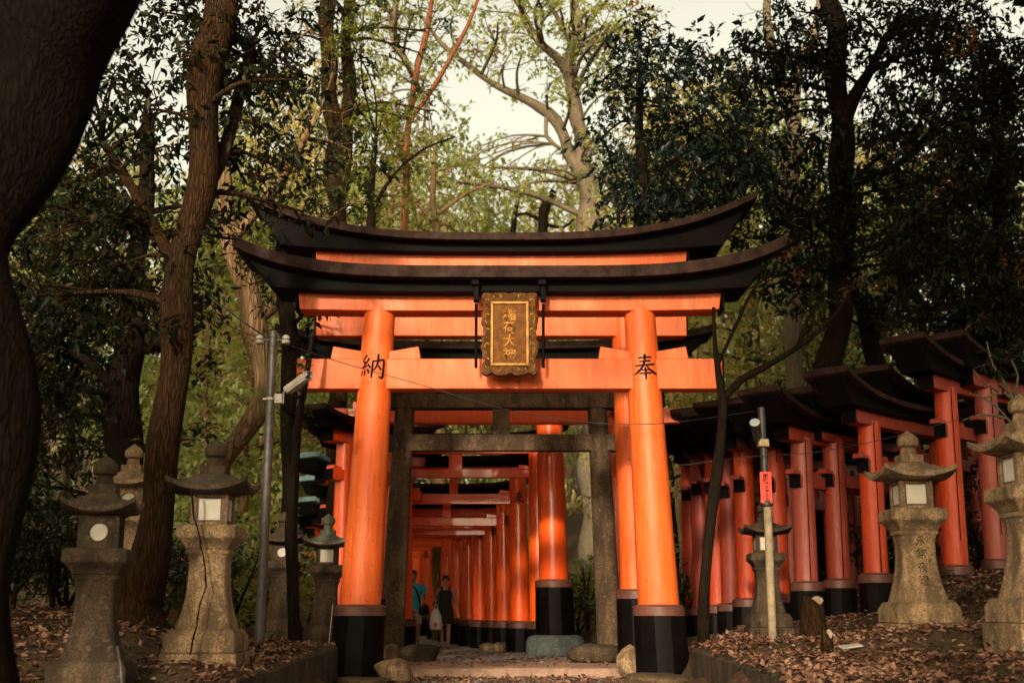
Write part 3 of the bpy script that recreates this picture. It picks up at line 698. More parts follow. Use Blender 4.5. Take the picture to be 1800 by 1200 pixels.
# camera housing: box body under a sun shield
A = cam_root + Vector((.055, -.03, .15)); B = A + Vector((.31, -.22, .165)); ax = (B - A).normalized(); sd = ax.cross(Vector((0, 0, 1))).normalized(); up = sd.cross(ax)
mb = MB(); mb.rings([[A + ax * t + sd * u * .045 + up * v for u, v in ((-1, -.045), (1, -.045), (1, .028), (-1, .028))] for t in (0, .34)]); cb = mb.build('camera_body', WHITEP, lp, None, .006)
mb = MB(); mb.rings([[A + ax * t + sd * u + up * v for u, v in ((-.056, -.02), (-.052, -.02), (-.052, .036), (.052, .036), (.052, -.02), (.056, -.02), (.056, .041), (-.056, .041))] for t in (-.01, .40)]); mb.build('sun_shield', WHITEP, cb)
mb = MB(); mb.rings([[A + ax * t + sd * .034 * math.cos(q) + up * (-.008 + .03 * math.sin(q)) for q in np.linspace(0, 2 * math.pi, 16, endpoint=False)] for t in (.339, .352)]); mb.build('lens', DMETAL, cb)

rb_, rt_ = P(1358, 1118, 17.0), P(1338, 716, 17.0); base = Vector((rb_.x, 17.0, gz(rb_.x, 17.0) - .05))
rp = empty('sign_pole', base, 0, 'pole with pale lower stick, small red sign and floodlight on the right', 'pole')
topv = Vector((rt_.x, 17.0, rt_.z)) - base; mid = (P(1349, 888, 17.0) - base)
mb = MB(); mb.tube([Vector((0, 0, 0)), mid * .5, mid + Vector((0, 0, -.02))], [.055, .055, .055], 14); mb.build('lower_stick', PALEW, rp, 40)
mb = MB(); mb.tube([mid + Vector((0, .03, -.1)), (mid + topv) * .5 + Vector((0, .03, 0)), topv], .05, 14); mb.build('upper_pole', DMETAL, rp, 40)
mb = MB(); mb.lathe([(.02, mid.z - .02), (.09, mid.z + .0), (.095, mid.z + .05), (.06, mid.z + .09), (.02, mid.z + .1)], 16, (mid.x - .01, 0)); mb.build('cap', DMETAL, rp, 40)
s0, s1 = P(1347.5, 884, 16.93) - base, P(1347.5, 829, 16.93) - base
mb = MB(); mb.box(s0.x - .078, s0.x + .078, -.085, -.07, s0.z, s1.z); sg = mb.build('sign_board', SIGNR, rp, None, .003)
hh = s1.z - s0.z
for k, (ch, sz, off) in enumerate((('献', .075, .86), ('燈', .075, .70), ('お', .05, .52), ('申', .05, .39), ('込', .05, .26), ('み', .05, .13))):
    bm = glyph(ch, sz, .02, .5); place_glyph(bm, lambda u, v: (s0.x + u - (.0 if k < 2 else -.01), -.0875, s0.z + off * hh + v), 'lettering', INK, sg)
fl = P(1331, 772, 16.95) - base; ft = P(1327, 744, 16.7) - base
mb = MB(); mb.tube([fl, fl + (ft - fl) * .92, ft, ft + (ft - fl) * .05], [.05, .066, .075, .075], 18); fo = mb.build('floodlight', DMETAL, rp, 40)
dv = (ft - fl).normalized(); mb = MB(); mb.tube([ft + (ft - fl) * .052, ft + (ft - fl) * .08], .068, 18); mb.build('glass', GLASS, fo, 40)
cc = P(1342, 778, 16.95) - base; mb = MB(); mb.box(cc.x - .07, cc.x + .07, -.09, .06, cc.z - .05, cc.z + .05); mb.build('bracket', m_plain('bracket_brass', (.34, .25, .12), .5, .5, 30, .5, .4), rp, None, .006)

def cable(pts, r, label, name='overhead_cable'):
    q = spline([tuple(P(*p)) for p in pts], .15); mb = MB(); mb.tube([p[:3] for p in q], r, 6); return tag(mb.build(name, RUBBER, None, True), label, 'cable')
cable([(485, 598, 14.9), (578, 630, 15.8), (660, 654, 16.2), (740, 676, 16.25), (830, 703, 16.2), (900, 722, 16.2), (980, 736, 16.2), (1080, 745, 16.2), (1185, 742, 16.2), (1330, 722, 17.0)], .0055, 'thin black cable sagging across the front torii from the grey metal pole')
cable([(330, 480, 16), (400, 545, 15.5), (476, 598, 14.9)], .009, 'thick black cable running up left from the pole insulators')
cable([(318, 505, 16), (390, 565, 15.5), (476, 601, 14.9)], .006, 'lower thin black cable running left from the pole insulators')
cable([(1195, 818, 16.9), (1270, 808, 16.9), (1345, 800, 16.9), (1430, 795, 16.9), (1560, 770, 16.9), (1690, 735, 16.7)], .0055, 'thin cable strung along the side tunnel past the red sign pole')

# ------------------------------------------------------------------ kerb walls, stones, small things
def kerb(label, pts, w, out, mat):
    mb = MB(); rs = []
    q = spline(pts, .35)
    for i, p in enumerate(q):
        x, y, zz = p[:3]; j = lambda a=.012: random.uniform(-a, a)
        zz += j(); rs.append([(x + j(), y, -.75), (x - out * .02 + j(), y, zz - .04), (x + out * .03 + j(), y, zz + j(.006)), (x + out * w * .5, y, zz + .01 + j(.008)), (x + out * (w - .02) + j(), y, zz + j(.006)), (x + out * w + j(), y, zz - .05), (x + out * w, y, -.75)])
    mb.rings(rs); return tag(mb.build('kerb_wall', mat, None, 40), label, 'kerb wall')
kerb('low rough stone kerb wall along the path under the left lanterns', [(-2.22, 16.35, .45), (-2.3, 13.5, .38), (-2.42, 10.5, .29), (-2.6, 7.0, .18)], .42, -1, GRAN2)
kerb('low rough stone kerb wall along the path below the right leaf slope', [(2.24, 16.1, .44), (2.3, 13.5, .385), (2.42, 10.5, .30), (2.6, 7.0, .18)], .36, 1, GRAN2)
sl = [(692, 1180, 16.5, .24, .2, .17, GRAN, 'rounded brown stone at the inner foot of the front left pillar sleeve'),
      (684, 1150, 18.2, .15, .18, .16, GRAN, 'small sunlit stone behind the front left pillar sleeve'),
      (735, 1150, 20.3, .42, .3, .15, GRAN2, 'flat dark stone at the foot of the left stone torii pillar'),
      (1107, 1165, 17.5, .21, .22, .22, GRAN, 'upright brown boulder left of the front right pillar sleeve'),
      (1045, 1148, 19.7, .42, .35, .13, GRAN2, 'flat dark stone under the right stone torii pillar'),
      (1150, 1196, 16.15, .42, .3, .10, GRAN3, 'flat pale stone slab in front of the front right pillar sleeve'),
      (640, 1199, 16.1, .40, .3, .07, GRAN3, 'flat stone slab in front of the front left pillar sleeve'),
      (905, 1135, 25.6, .20, .2, .13, GRANB, 'pale round boulder left of the round plinth stone'),
      (880, 1137, 25.9, .17, .2, .10, GRAN, 'brown boulder third from the round plinth stone'),
      (857, 1138, 26.2, .18, .2, .10, GRAN, 'brownish boulder under the middle tunnel pillars'),
      (921, 1139, 25.1, .17, .15, .10, GRANB, 'low pale stone touching the round plinth stone')]
for i, (px_, py_, d, sx, sy, sz, mt, lb) in enumerate(sl):
    p = P(px_, py_, d); stone_lump('stone', (p.x, d, p.z), sx, sy, sz, mt, lb, 'stone', None, i + 3, sz < .15)
# stump
def stump(px_, d, r, h, label, seed):
    random.seed(seed); p = P(px_, 1100, d); zb = gz(p.x, d) - .06
    mb = MB(); rs = []
    for q in np.linspace(0, 1, 7):
        rs.append([((r * (1.3 - .45 * q ** .6)) * (1 + .1 * math.sin(3 * t + 1) + .05 * math.sin(7 * t + q)) * math.cos(t), r * (1.3 - .45 * q ** .6) * (1 + .1 * math.sin(3 * t)) * math.sin(t), q * h + (.05 * math.sin(t * 2) if q == 1 else 0)) for t in np.linspace(0, 2 * math.pi, 22, endpoint=False)])
    mb.rings(rs, True, False)
    o = empty('tree_stump', (p.x, d, zb), 0, label, 'tree stump'); mb.build('bark', BARKB, o, 50)
    mb = MB(); n = len(rs[-1]); mb.rings([rs[-1], [(x * .5, y * .5, h - .03 + (q - h) * .5) for x, y, q in rs[-1]]], False, True); mb.build('cut_face', PALEW, o, 50)
stump(1429, 15.0, .145, .52, 'sawn brown tree stump in front of the faded purplish torii pillar', 3)
stump(1452, 13.6, .065, .27, 'small broken tree stump low on the leaf slope beside the sawn stump', 5)
p = P(1495, 1131, 12.3); mb = MB(); mb.box(-.11, .11, -.05, .05, 0, .012); o = mb.build('white_board', WHITEP, None, None, .003); o.location = (p.x, 12.3, gz(p.x, 12.3) + .05); o.rotation_euler = (R(12), R(-6), R(14)); tag(o, 'small pale board lying on the fallen leaves below the sawn stump', 'board')
a, b = P(218, 1200, 10.1), P(206, 1135, 10.25); mb = MB(); mb.tube([a + Vector((0, 0, -.1)), (a + b) / 2, b], .012, 8); tag(mb.build('stick', METAL, None, True), 'thin grey stick leaning against the nearest left lantern', 'stick')
a, b = P(585, 1062, 16.25), P(577, 1140, 16.15); mb = MB(); mb.tube([b, a], .008, 6); tag(mb.build('thin_rod', PALEW, None, True), 'thin pale rod standing beside the front left pillar sleeve', 'rod')

# ------------------------------------------------------------------ leaves and trees
def leaf_mesh(name, C_, D_, N_, L, W):
    n = len(C_); D_ = D_ / (np.linalg.norm(D_, axis=1, keepdims=True) + 1e-9)
    S = np.cross(D_, N_); S /= (np.linalg.norm(S, axis=1, keepdims=True) + 1e-9); U = np.cross(S, D_)
    L = L[:, None]; W = W[:, None]
    v = np.empty((n, 4, 3)); v[:, 0] = C_; v[:, 1] = C_ + D_ * L * .45 + S * W * .5 + U * W * .16; v[:, 2] = C_ + D_ * L - U * L * .08; v[:, 3] = C_ + D_ * L * .45 - S * W * .5 + U * W * .16
    me = bpy.data.meshes.new(name); me.vertices.add(n * 4); me.vertices.foreach_set('co', v.reshape(-1))
    idx = (np.arange(n)[:, None] * 4 + np.array([0, 1, 2, 0, 2, 3])[None]).reshape(-1)
    me.loops.add(n * 6); me.loops.foreach_set('vertex_index', idx.astype(np.int32))
    me.polygons.add(n * 2); me.polygons.foreach_set('loop_start', (np.arange(n * 2) * 3).astype(np.int32))
    me.update(calc_edges=True); return me
def unit(n): 
    v = rng.normal(size=(n, 3)); return v / np.linalg.norm(v, axis=1, keepdims=True)
def clumps(blobs, dens, leaf, per=16, spread=2.2, flat=.75):
    """blobs: (center, radius); returns arrays for leaves gathered in sprays, leaving gaps between sprays"""
    Cs, Ds, Ns, Ls = [], [], [], []
    for c, r in blobs:
        k = max(3, int(8.0 * dens * (r / leaf) ** 2 / per))
        d = unit(k); rad = r * rng.random(k) ** .45
        cc = np.array(c) + d * rad[:, None] * np.array([1, 1, flat])
        tdir = d * .7 + unit(k) * .6 + np.array([0, 0, -.15])
        m = per
        t = rng.random((k, m)) * spread * leaf
        tdn = tdir / np.linalg.norm(tdir, axis=1, keepdims=True)
        pos = cc[:, None] + tdn[:, None] * t[..., None] + rng.normal(size=(k, m, 3)) * leaf * .42
        ld = tdn[:, None] * .5 + rng.normal(size=(k, m, 3)) * .7 + np.array([0, 0, -.25])
        nr = np.array([0, 0, 1.0]) + rng.normal(size=(k, m, 3)) * .55
        Cs.append(pos.reshape(-1, 3)); Ds.append(ld.reshape(-1, 3)); Ns.append(nr.reshape(-1, 3)); Ls.append(leaf * (.45 + 1.0 * rng.random(k * m) ** 1.3))
    return np.concatenate(Cs), np.concatenate(Ds), np.concatenate(Ns), np.concatenate(Ls)
def make_tree(name, label, cat, stems, blobs, bark, leafm, leaf, dens, group=None, wl=.42, per=16, twigs=5, wob=.06, ground_base=True, flat=.75, extra=None, nside=12):
    """stems: lists of (x,y,z,r) world rows, first is the trunk from its base; blobs: (Vector, r)"""
    base = Vector(stems[0][0][:3]); t = empty(name, base, 0, label, cat, group)
    mb = MB(); nodes = []
    for si, s in enumerate(stems):
        q = spline(s, .22); b0 = np.array([*base, 0])
        ph = rng.random(3) * 6; q = [p + np.array([p[3] * .22 * math.sin(i * .8 + ph[0]), p[3] * .22 * math.sin(i * .63 + ph[1]), 0, p[3] * .07 * math.sin(i * 1.1 + ph[2])]) for i, p in enumerate(q)]
        mb.tube([(p - b0)[:3] for p in q], [max(.004, p[3]) for p in q], nside if si == 0 else 8, wob)
        nodes += [(Vector(p[:3]), p[3]) for p in q]
    rnd = random.Random(len(label))
    for c, r in blobs:
        c = Vector(c); nd = min(nodes, key=lambda a: (a[0] - c).length + max(0, a[0].z - c.z) * .5)
        L = (nd[0] - c).length
        if L > .1:
            m1 = nd[0].lerp(c, .4) + Vector((rnd.uniform(-.1, .1) * L, rnd.uniform(-.1, .1) * L, .10 * L)); r0 = min(nd[1] * .6, .02 + .018 * L)
            q = spline([(*nd[0], r0), (*m1, r0 * .7), (*c, r0 * .35)], max(.15, L / 8)); mb.tube([Vector(p[:3]) - base for p in q], [p[3] for p in q], 6)
            for _ in range(twigs):
                u = Vector((rnd.gauss(0, 1), rnd.gauss(0, 1), rnd.gauss(0, .7))).normalized(); e = c + u * r * rnd.uniform(.7, 1.05); s = Vector(q[int(len(q) * rnd.uniform(.5, .98))][:3])
                mm = s.lerp(e, .5) + Vector((rnd.uniform(-.12, .12), rnd.uniform(-.12, .12), rnd.uniform(-.05, .15))) * r
                mb.tube([s - base, mm - base, e - base], [r0 * .32, r0 * .22, .004], 5, 0, False)
    mb.build('trunk', bark, t, True)
    if blobs:
        C_, D_, N_, L_ = clumps([(tuple(Vector(c) - base), r) for c, r in blobs], dens, leaf, per, flat=flat)
        me = leaf_mesh('crown', C_, D_, N_, L_, L_ * wl * (.8 + .4 * rng.random(len(L_)))); link('crown', me, leafm, t)
    if extra:
        for eb, em, el, ed in extra:
            C_, D_, N_, L_ = clumps([(tuple(Vector(c) - base), r) for c, r in eb], ed, el, per, flat=flat)
            link('crown', leaf_mesh('crown', C_, D_, N_, L_, L_ * wl), em, t)
    return t
def S(d, *rows, dd=0):
    """pixel rows (px,py,width[,extra depth]) at distance d -> stem rows"""
    out = []
    for row in rows:
        px_, py_, w = row[:3]; e = d + (row[3] if len(row) > 3 else 0); p = P(px_, py_, e); out.append((p.x, p.y, p.z, M_(w, py_, e) / 2))
    return out
def Bl(d, *rows):
    out = []
    for row in rows:
        px_, py_, r = row[:3]; e = d + (row[3] if len(row) > 3 else random.uniform(-.8, .8)); out.append((P(px_, py_, e), M_(r, py_, e)))
    return out
def fill(d, x0, x1, y0, y1, n, r0, r1, dd=1.2):
    out = []
    while len(out) < n:
        px_, py_ = random.uniform(x0, x1), random.uniform(y0, y1)
        if ((px_ - 885) / 100) ** 2 + ((py_ - 210) / 85) ** 2 < 1 or ((px_ - 1265) / 45) ** 2 + ((py_ - 70) / 60) ** 2 < 1: continue
        e = d + random.uniform(-dd, dd); r = random.uniform(r0, r1); out.append((P(px_, py_, e), M_(r, py_, e)))
    return out
def foot(stem, drop=.15):
    x, y, zz, r = stem[0]; g0 = gz(x, y); stem[0] = (x, y, min(zz, g0 - drop), r * 1.15); return stem

# leaning giant at the left edge
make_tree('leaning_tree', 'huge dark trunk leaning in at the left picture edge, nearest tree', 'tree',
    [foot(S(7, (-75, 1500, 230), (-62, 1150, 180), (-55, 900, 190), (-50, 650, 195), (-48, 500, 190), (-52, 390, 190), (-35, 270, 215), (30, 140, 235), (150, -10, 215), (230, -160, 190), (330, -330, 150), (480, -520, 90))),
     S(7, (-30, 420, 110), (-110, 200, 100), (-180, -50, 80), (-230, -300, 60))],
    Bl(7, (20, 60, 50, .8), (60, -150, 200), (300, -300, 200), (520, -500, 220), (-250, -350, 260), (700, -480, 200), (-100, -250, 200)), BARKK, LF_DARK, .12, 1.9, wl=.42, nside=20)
# brown leaning trunk
make_tree('leaning_tree', 'brown furrowed trunk leaning between the left lanterns, rising to the top of the picture', 'tree',
    [foot(S(13.2, (240, 1118, 116), (246, 1075, 88), (251, 1030, 76), (264, 950, 68), (280, 860, 60), (292, 780, 56), (303, 660, 53), (312, 540, 51), (330, 430, 50), (347, 340, 52), (357, 230, 55), (368, 120, 58), (382, 20, 60), (395, -90, 52), (410, -250, 50))),
     S(13.2, (350, 330, 34), (392, 270, 28, .3), (420, 180, 22, .6), (440, 80, 16, .8)), S(13.2, (318, 500, 26), (285, 420, 22, .4), (230, 330, 18, .8), (180, 250, 12, 1))],
    Bl(13.6, (325, 95, 70), (250, 190, 85), (165, 290, 85), (110, 400, 70), (240, 360, 75), (430, 110, 70), (465, 225, 75), (435, 325, 60), (200, 470, 65), (95, 520, 60), (330, 430, 45), (470, 40, 65), (525, 140, 50), (150, 180, 60), (60, 430, 45), (290, 560, 45), (400, 420, 40), (280, 20, 60), (200, 130, 60), (100, 330, 60), (60, 520, 55), (180, 400, 55), (420, 20, 50), (500, 300, 45), (360, 500, 40)) + fill(13.8, 60, 540, -40, 390, 22, 40, 70, .7), BARKB, LF_DARK, .125, 1.9, nside=20)
make_tree('evergreen_tree', 'dark evergreen behind the left lanterns with a black trunk over the second lantern', 'tree',
    [foot(S(17, (190, 1090, 78), (205, 900, 70), (218, 740, 62), (226, 600, 48), (240, 470, 38), (255, 350, 30), (262, 200, 20))),
     S(17, (215, 700, 26), (160, 640, 20), (100, 600, 14)), S(17, (222, 620, 26), (300, 600, 18), (360, 570, 12))],
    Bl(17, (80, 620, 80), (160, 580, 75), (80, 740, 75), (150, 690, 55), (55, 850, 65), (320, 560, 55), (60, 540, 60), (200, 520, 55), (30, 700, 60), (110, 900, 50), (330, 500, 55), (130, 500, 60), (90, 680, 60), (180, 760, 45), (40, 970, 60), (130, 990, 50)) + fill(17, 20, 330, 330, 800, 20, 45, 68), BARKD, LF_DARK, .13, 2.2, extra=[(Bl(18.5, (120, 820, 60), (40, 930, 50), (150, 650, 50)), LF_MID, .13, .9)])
make_tree('crooked_tree', 'crooked mossy tree with a bent leaning trunk behind the square window lantern', 'tree',
    [foot(S(20.5, (318, 1080, 44), (345, 930, 40), (385, 830, 36), (432, 755, 36), (464, 690, 34), (462, 630, 38), (443, 565, 46), (428, 490, 42), (405, 410, 34), (392, 340, 28), (400, 250, 20), (420, 150, 14))),
     S(20.5, (445, 570, 26), (500, 520, 22), (540, 470, 16), (570, 410, 10)), S(20.5, (410, 420, 22), (470, 350, 18), (520, 270, 14), (560, 200, 9))],
    Bl(20.5, (520, 280, 75), (565, 370, 60), (500, 170, 55), (590, 110, 50), (625, 270, 50), (440, 260, 50), (540, 460, 40), (480, 520, 35), (640, 350, 45), (600, 200, 45), (560, 40, 45)), BARKM, LF_DARK, .14, 1.7, extra=[(Bl(20.5, (560, 320, 60), (520, 400, 45), (600, 390, 50)), LF_MID, .14, .8)])
make_tree('young_tree', 'thin young tree beside the grey metal pole with a little sprig of leaves', 'tree',
    [foot(S(16.0, (517, 1136, 26), (516, 1000, 20), (511, 930, 22), (519, 800, 18), (532, 700, 14), (541, 640, 10), (548, 590, 7)))],
    Bl(16, (512, 735, 24), (540, 655, 26), (500, 700, 18)), BARKD, LF_MID, .09, .8, nside=8, twigs=4)
make_tree('evergreen_tree', 'straight dark trunk standing right behind the grey metal pole', 'tree',
    [foot(S(19, (503, 1110, 34), (506, 900, 28), (509, 700, 30), (508, 580, 30), (498, 470, 26), (490, 380, 20)))],
    Bl(19, (530, 560, 40), (570, 530, 35), (480, 430, 50), (545, 600, 28), (440, 500, 32)), BARKD, LF_DARK, .13, .9)
make_tree('slender_tree', 'slender reddish trunk forking high, rising behind the torii roof left of centre', 'tree',
    [foot(S(27, (704, 1110, 16), (708, 700, 14), (711, 400, 13), (714, 300, 12), (718, 210, 12), (735, 120, 11), (752, 40, 10), (768, -40, 9))),
     S(27, (721, 215, 9), (745, 180, 9), (790, 105, 8), (822, 45, 7), (850, -30, 6))],
    Bl(27, (705, 300, 36), (760, 265, 30), (690, 360, 36), (770, 20, 32)), BARKR, LF_MID, .13, .5, nside=8)
make_tree('maple_tree', 'yellow green maple with layered leaves behind the left end of the torii roofs', 'maple tree',
    [foot(S(24, (648, 1110, 26), (645, 700, 22), (650, 420, 16), (655, 320, 12), (660, 240, 8))),
     S(24, (650, 380, 8), (690, 310, 6), (740, 265, 4), (800, 240, 3))],
    Bl(24, (675, 190, 42), (640, 225, 48), (700, 235, 45), (665, 270, 55), (620, 300, 45), (725, 290, 40), (610, 60, 52), (575, 90, 40), (640, 20, 40), (690, 345, 42), (630, 370, 40)), BARKD, LF_MAPLE, .11, 1.5, flat=.38, per=22)
make_tree('twin_tree', 'two dark trunks side by side at the top left of centre among pale leaves', 'tree',
    [foot(S(25, (596, 1100, 38), (592, 700, 34), (590, 300, 32), (583, 180, 30), (575, 60, 28), (585, -60, 22))), S(25, (592, 420, 24), (612, 200, 24), (610, 60, 22), (620, -60, 18))],
    Bl(25, (560, 250, 45), (545, 60, 50), (650, 110, 42), (540, 160, 45), (500, 60, 50), (670, 40, 40)) + fill(25, 520, 760, -40, 230, 14, 32, 52), BARKB, LF_MID, .13, .7)
make_tree('pale_tree', 'big pale forked tree with a long bent limb against the bright sky gap', 'tree',
    [foot(S(36, (1052, 1060, 56), (1045, 700, 48), (1040, 410, 44), (1034, 340, 40), (1026, 285, 32), (1018, 225, 26), (1004, 150, 22), (1006, 80, 18), (1016, 30, 15), (1000, -40, 12))),
     S(36, (1030, 310, 24), (1000, 270, 22), (978, 210, 20), (950, 190, 18), (910, 170, 14), (865, 145, 12), (815, 110, 10), (770, 70, 7), (735, 20, 5)),
     S(36, (1018, 225, 20), (1008, 165, 18), (985, 110, 16), (955, 80, 15), (925, 40, 13), (905, -30, 11)), S(36, (1040, 380, 26), (1065, 350, 20), (1090, 315, 14), (1120, 260, 9)),
     S(36, (962, 200, 9), (960, 240, 8), (985, 262, 6)), S(36, (1008, 90, 10), (985, 40, 9), (950, -20, 7)), S(36, (700, -20, 14), (690, 60, 12), (715, 110, 10), (740, 160, 8))],
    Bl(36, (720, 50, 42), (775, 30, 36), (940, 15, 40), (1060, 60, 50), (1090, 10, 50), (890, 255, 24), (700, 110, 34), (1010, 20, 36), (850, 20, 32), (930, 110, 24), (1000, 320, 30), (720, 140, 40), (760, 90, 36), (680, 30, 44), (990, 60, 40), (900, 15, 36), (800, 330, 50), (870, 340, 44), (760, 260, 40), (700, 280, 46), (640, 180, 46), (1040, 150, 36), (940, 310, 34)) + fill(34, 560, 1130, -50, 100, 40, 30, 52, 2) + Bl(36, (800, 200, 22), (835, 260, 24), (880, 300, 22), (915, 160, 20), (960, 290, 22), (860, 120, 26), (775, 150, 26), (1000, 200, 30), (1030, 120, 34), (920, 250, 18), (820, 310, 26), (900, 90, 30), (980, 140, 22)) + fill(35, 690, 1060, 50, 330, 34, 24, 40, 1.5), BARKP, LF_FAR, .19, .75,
    extra=[(Bl(36, (845, 75, 34), (880, 90, 28), (815, 85, 24), (1130, 40, 45), (1080, 90, 34)), LF_RUST, .18, .8)])
make_tree('glossy_evergreen', 'glossy bluish evergreen hanging over the right end of the torii roofs', 'tree',
    [foot(S(20.5, (1150, 1120, 28), (1140, 760, 24), (1133, 420, 22), (1128, 300, 18), (1124, 190, 14), (1122, 90, 9))), S(20.5, (1135, 440, 14), (1190, 360, 12), (1250, 290, 9), (1300, 250, 6))],
    Bl(20.5, (1120, 240, 70), (1075, 150, 50), (1170, 130, 70), (1205, 290, 70), (1095, 310, 45), (1255, 210, 65), (1275, 330, 55), (1150, 340, 50), (1060, 240, 40), (1230, 100, 50), (1120, 60, 45), (1320, 250, 55), (1210, 370, 45), (1100, 120, 50), (1200, 200, 60), (1150, 250, 60), (1290, 170, 50), (1320, 330, 45)) + fill(20.5, 1060, 1330, 60, 390, 14, 40, 65), BARKD, LF_TEAL, .15, 2.6)
make_tree('tall_tree', 'tall dark trunk with a sunlit orange limb stub on the upper right', 'tree',
    [foot(S(22.5, (1432, 1040, 60), (1440, 800, 48), (1458, 650, 44), (1474, 550, 42), (1480, 400, 42), (1482, 290, 42), (1474, 180, 38), (1468, 60, 34), (1452, -40, 28), (1440, -160, 20))),
     S(22.5, (1482, 240, 24), (1500, 170, 22, -.3), (1535, 115, 18, -.5), (1562, 60, 13, -.6)), S(22.5, (1470, 420, 16), (1420, 380, 12), (1370, 350, 8)), S(22.5, (1480, 330, 18), (1560, 300, 14), (1640, 240, 10))],
    Bl(22, (1560, 80, 75), (1650, 50, 85), (1725, 150, 80), (1600, 215, 60), (1500, 335, 60), (1420, 330, 65), (1335, 290, 60), (1350, 410, 60), (1450, 440, 65), (1550, 410, 65), (1500, 20, 65), (1410, 240, 55), (1650, 120, 70), (1380, 180, 45), (1400, 20, 35), (1585, 330, 50), (1300, 400, 45), (1620, 330, 60), (1700, 40, 75), (1780, 90, 80), (1560, 230, 55), (1430, 520, 45), (1340, 490, 45), (1460, 380, 60), (1530, 160, 50), (1600, 20, 70)) + fill(22, 1290, 1800, -40, 480, 30, 45, 75, 1.8), BARKD, LF_DARK, .15, 2.4, nside=16,
    extra=[(Bl(21, (1590, 275, 30), (1520, 480, 40), (1380, 460, 40)), LF_RUST, .13, .5), (Bl(23, (1340, 350, 60), (1600, 160, 60), (1280, 250, 50)), LF_TEAL, .15, .9)])
make_tree('forked_tree', 'pale forked tree left of the tall dark trunk on the upper right', 'tree',
    [foot(S(27, (1400, 1030, 36), (1396, 700, 30), (1394, 300, 28), (1390, 190, 26), (1370, 130, 20), (1352, 70, 17), (1348, -30, 13))), S(27, (1392, 190, 22), (1405, 120, 20), (1432, 50, 16), (1448, -30, 12))],
    Bl(27, (1330, 20, 45), (1360, 120, 30), (1300, 150, 35), (1440, 90, 30)), BARKP, LF_MID, .15, .8)
make_tree('dark_tree', 'stout dark trunk behind the side tunnel roofs on the right', 'tree',
    [foot(S(25, (1560, 1020, 50), (1556, 800, 40), (1548, 690, 36), (1533, 590, 36), (1508, 510, 30), (1490, 430, 22), (1500, 330, 14))), S(25, (1535, 590, 20), (1560, 520, 16), (1610, 470, 10))],
    Bl(24, (1600, 500, 60), (1540, 540, 40), (1660, 420, 70), (1480, 500, 40), (1450, 560, 34), (1640, 560, 50)), BARKD, LF_DARK, .15, 2.2)
make_tree('slope_evergreen', 'dark evergreen filling the right edge above the side tunnel', 'tree',
    [foot(S(19.5, (1795, 1010, 46), (1790, 800, 40), (1775, 600, 34), (1760, 450, 26), (1755, 300, 18), (1750, 180, 10)))],
    Bl(19, (1750, 330, 80), (1700, 470, 80), (1765, 540, 70), (1650, 350, 70), (1610, 470, 50), (1790, 420, 70), (1700, 250, 65), (1790, 250, 70), (1740, 620, 50), (1660, 560, 55), (1790, 120, 65), (1600, 560, 45), (1700, 350, 60), (1620, 420, 60), (1700, 560, 50), (1780, 640, 50), (1740, 180, 70), (1690, 440, 50), (1790, 320, 60)) + fill(19, 1580, 1815, 60, 690, 20, 45, 70), BARKD, LF_DARK, .135, 2.6,
    extra=[(Bl(18.5, (1700, 600, 35), (1760, 480, 35), (1640, 300, 40), (1710, 90, 45)), LF_RUST, .12, .45)])
make_tree('young_tree', 'thin dark leaning tree in front of the side tunnel with a long limb reaching right', 'tree',
    [foot(S(16.3, (1240, 1138, 24), (1238, 1040, 20), (1246, 930, 20), (1262, 830, 19), (1268, 740, 17), (1267, 690, 15), (1258, 610, 9), (1255, 540, 6))),
     S(16.3, (1268, 705, 13), (1300, 668, 13), (1345, 645, 12), (1400, 612, 11), (1440, 580, 9), (1475, 545, 8), (1500, 505, 5)), S(16.3, (1400, 612, 7), (1420, 560, 6), (1440, 530, 4)), S(16.3, (1262, 640, 7), (1300, 560, 6), (1330, 500, 5), (1380, 470, 4))],
    Bl(16.5, (1330, 500, 26), (1500, 490, 24), (1375, 460, 24), (1440, 530, 16)), BARKD, LF_MID, .10, .6, nside=10)
make_tree('bare_shrub', 'bare sunlit orange twigs above the lantern at the right picture edge', 'shrub',
    [foot(S(14.5, (1835, 1080, 20), (1822, 900, 16), (1805, 780, 12), (1790, 720, 9), (1765, 690, 6), (1730, 700, 3.5))), S(14.5, (1805, 780, 7), (1770, 735, 5), (1720, 730, 3), (1690, 740, 2)), S(14.5, (1795, 735, 6), (1770, 680, 5), (1745, 640, 3.5), (1735, 600, 2)),
     S(14.5, (1780, 705, 5), (1790, 660, 4), (1770, 620, 2.5)), S(14.5, (1770, 735, 4), (1740, 705, 3), (1700, 690, 2)), S(14.5, (1765, 690, 4), (1740, 680, 3), (1710, 650, 2))],
    Bl(14.5, (1735, 640, 22), (1775, 620, 24)), BARKP, LF_DARK, .1, .6, nside=7)
make_tree('airy_tree', 'airy pale green tree whose thin crown fades into the bright gap left of centre', 'tree',
    [foot(S(32, (775, 1080, 24), (772, 700, 20), (768, 420, 15), (760, 340, 11), (765, 260, 6))), S(32, (768, 400, 9), (720, 340, 6), (680, 310, 4)), S(32, (766, 380, 8), (820, 340, 6), (870, 320, 4))],
    fill(32, 630, 900, 290, 410, 18, 26, 44, 1.2), BARKM, LF_FAR, .17, .8, nside=8)
make_tree('airy_tree', 'airy pale green tree showing just right of the pale forked trunk above the roofs', 'tree',
    [foot(S(33, (1100, 1080, 24), (1098, 700, 20), (1094, 420, 15), (1085, 340, 9)))],
    fill(33, 1040, 1150, 290, 410, 9, 26, 44, 1.2), BARKM, LF_FAR, .17, .8, nside=8)
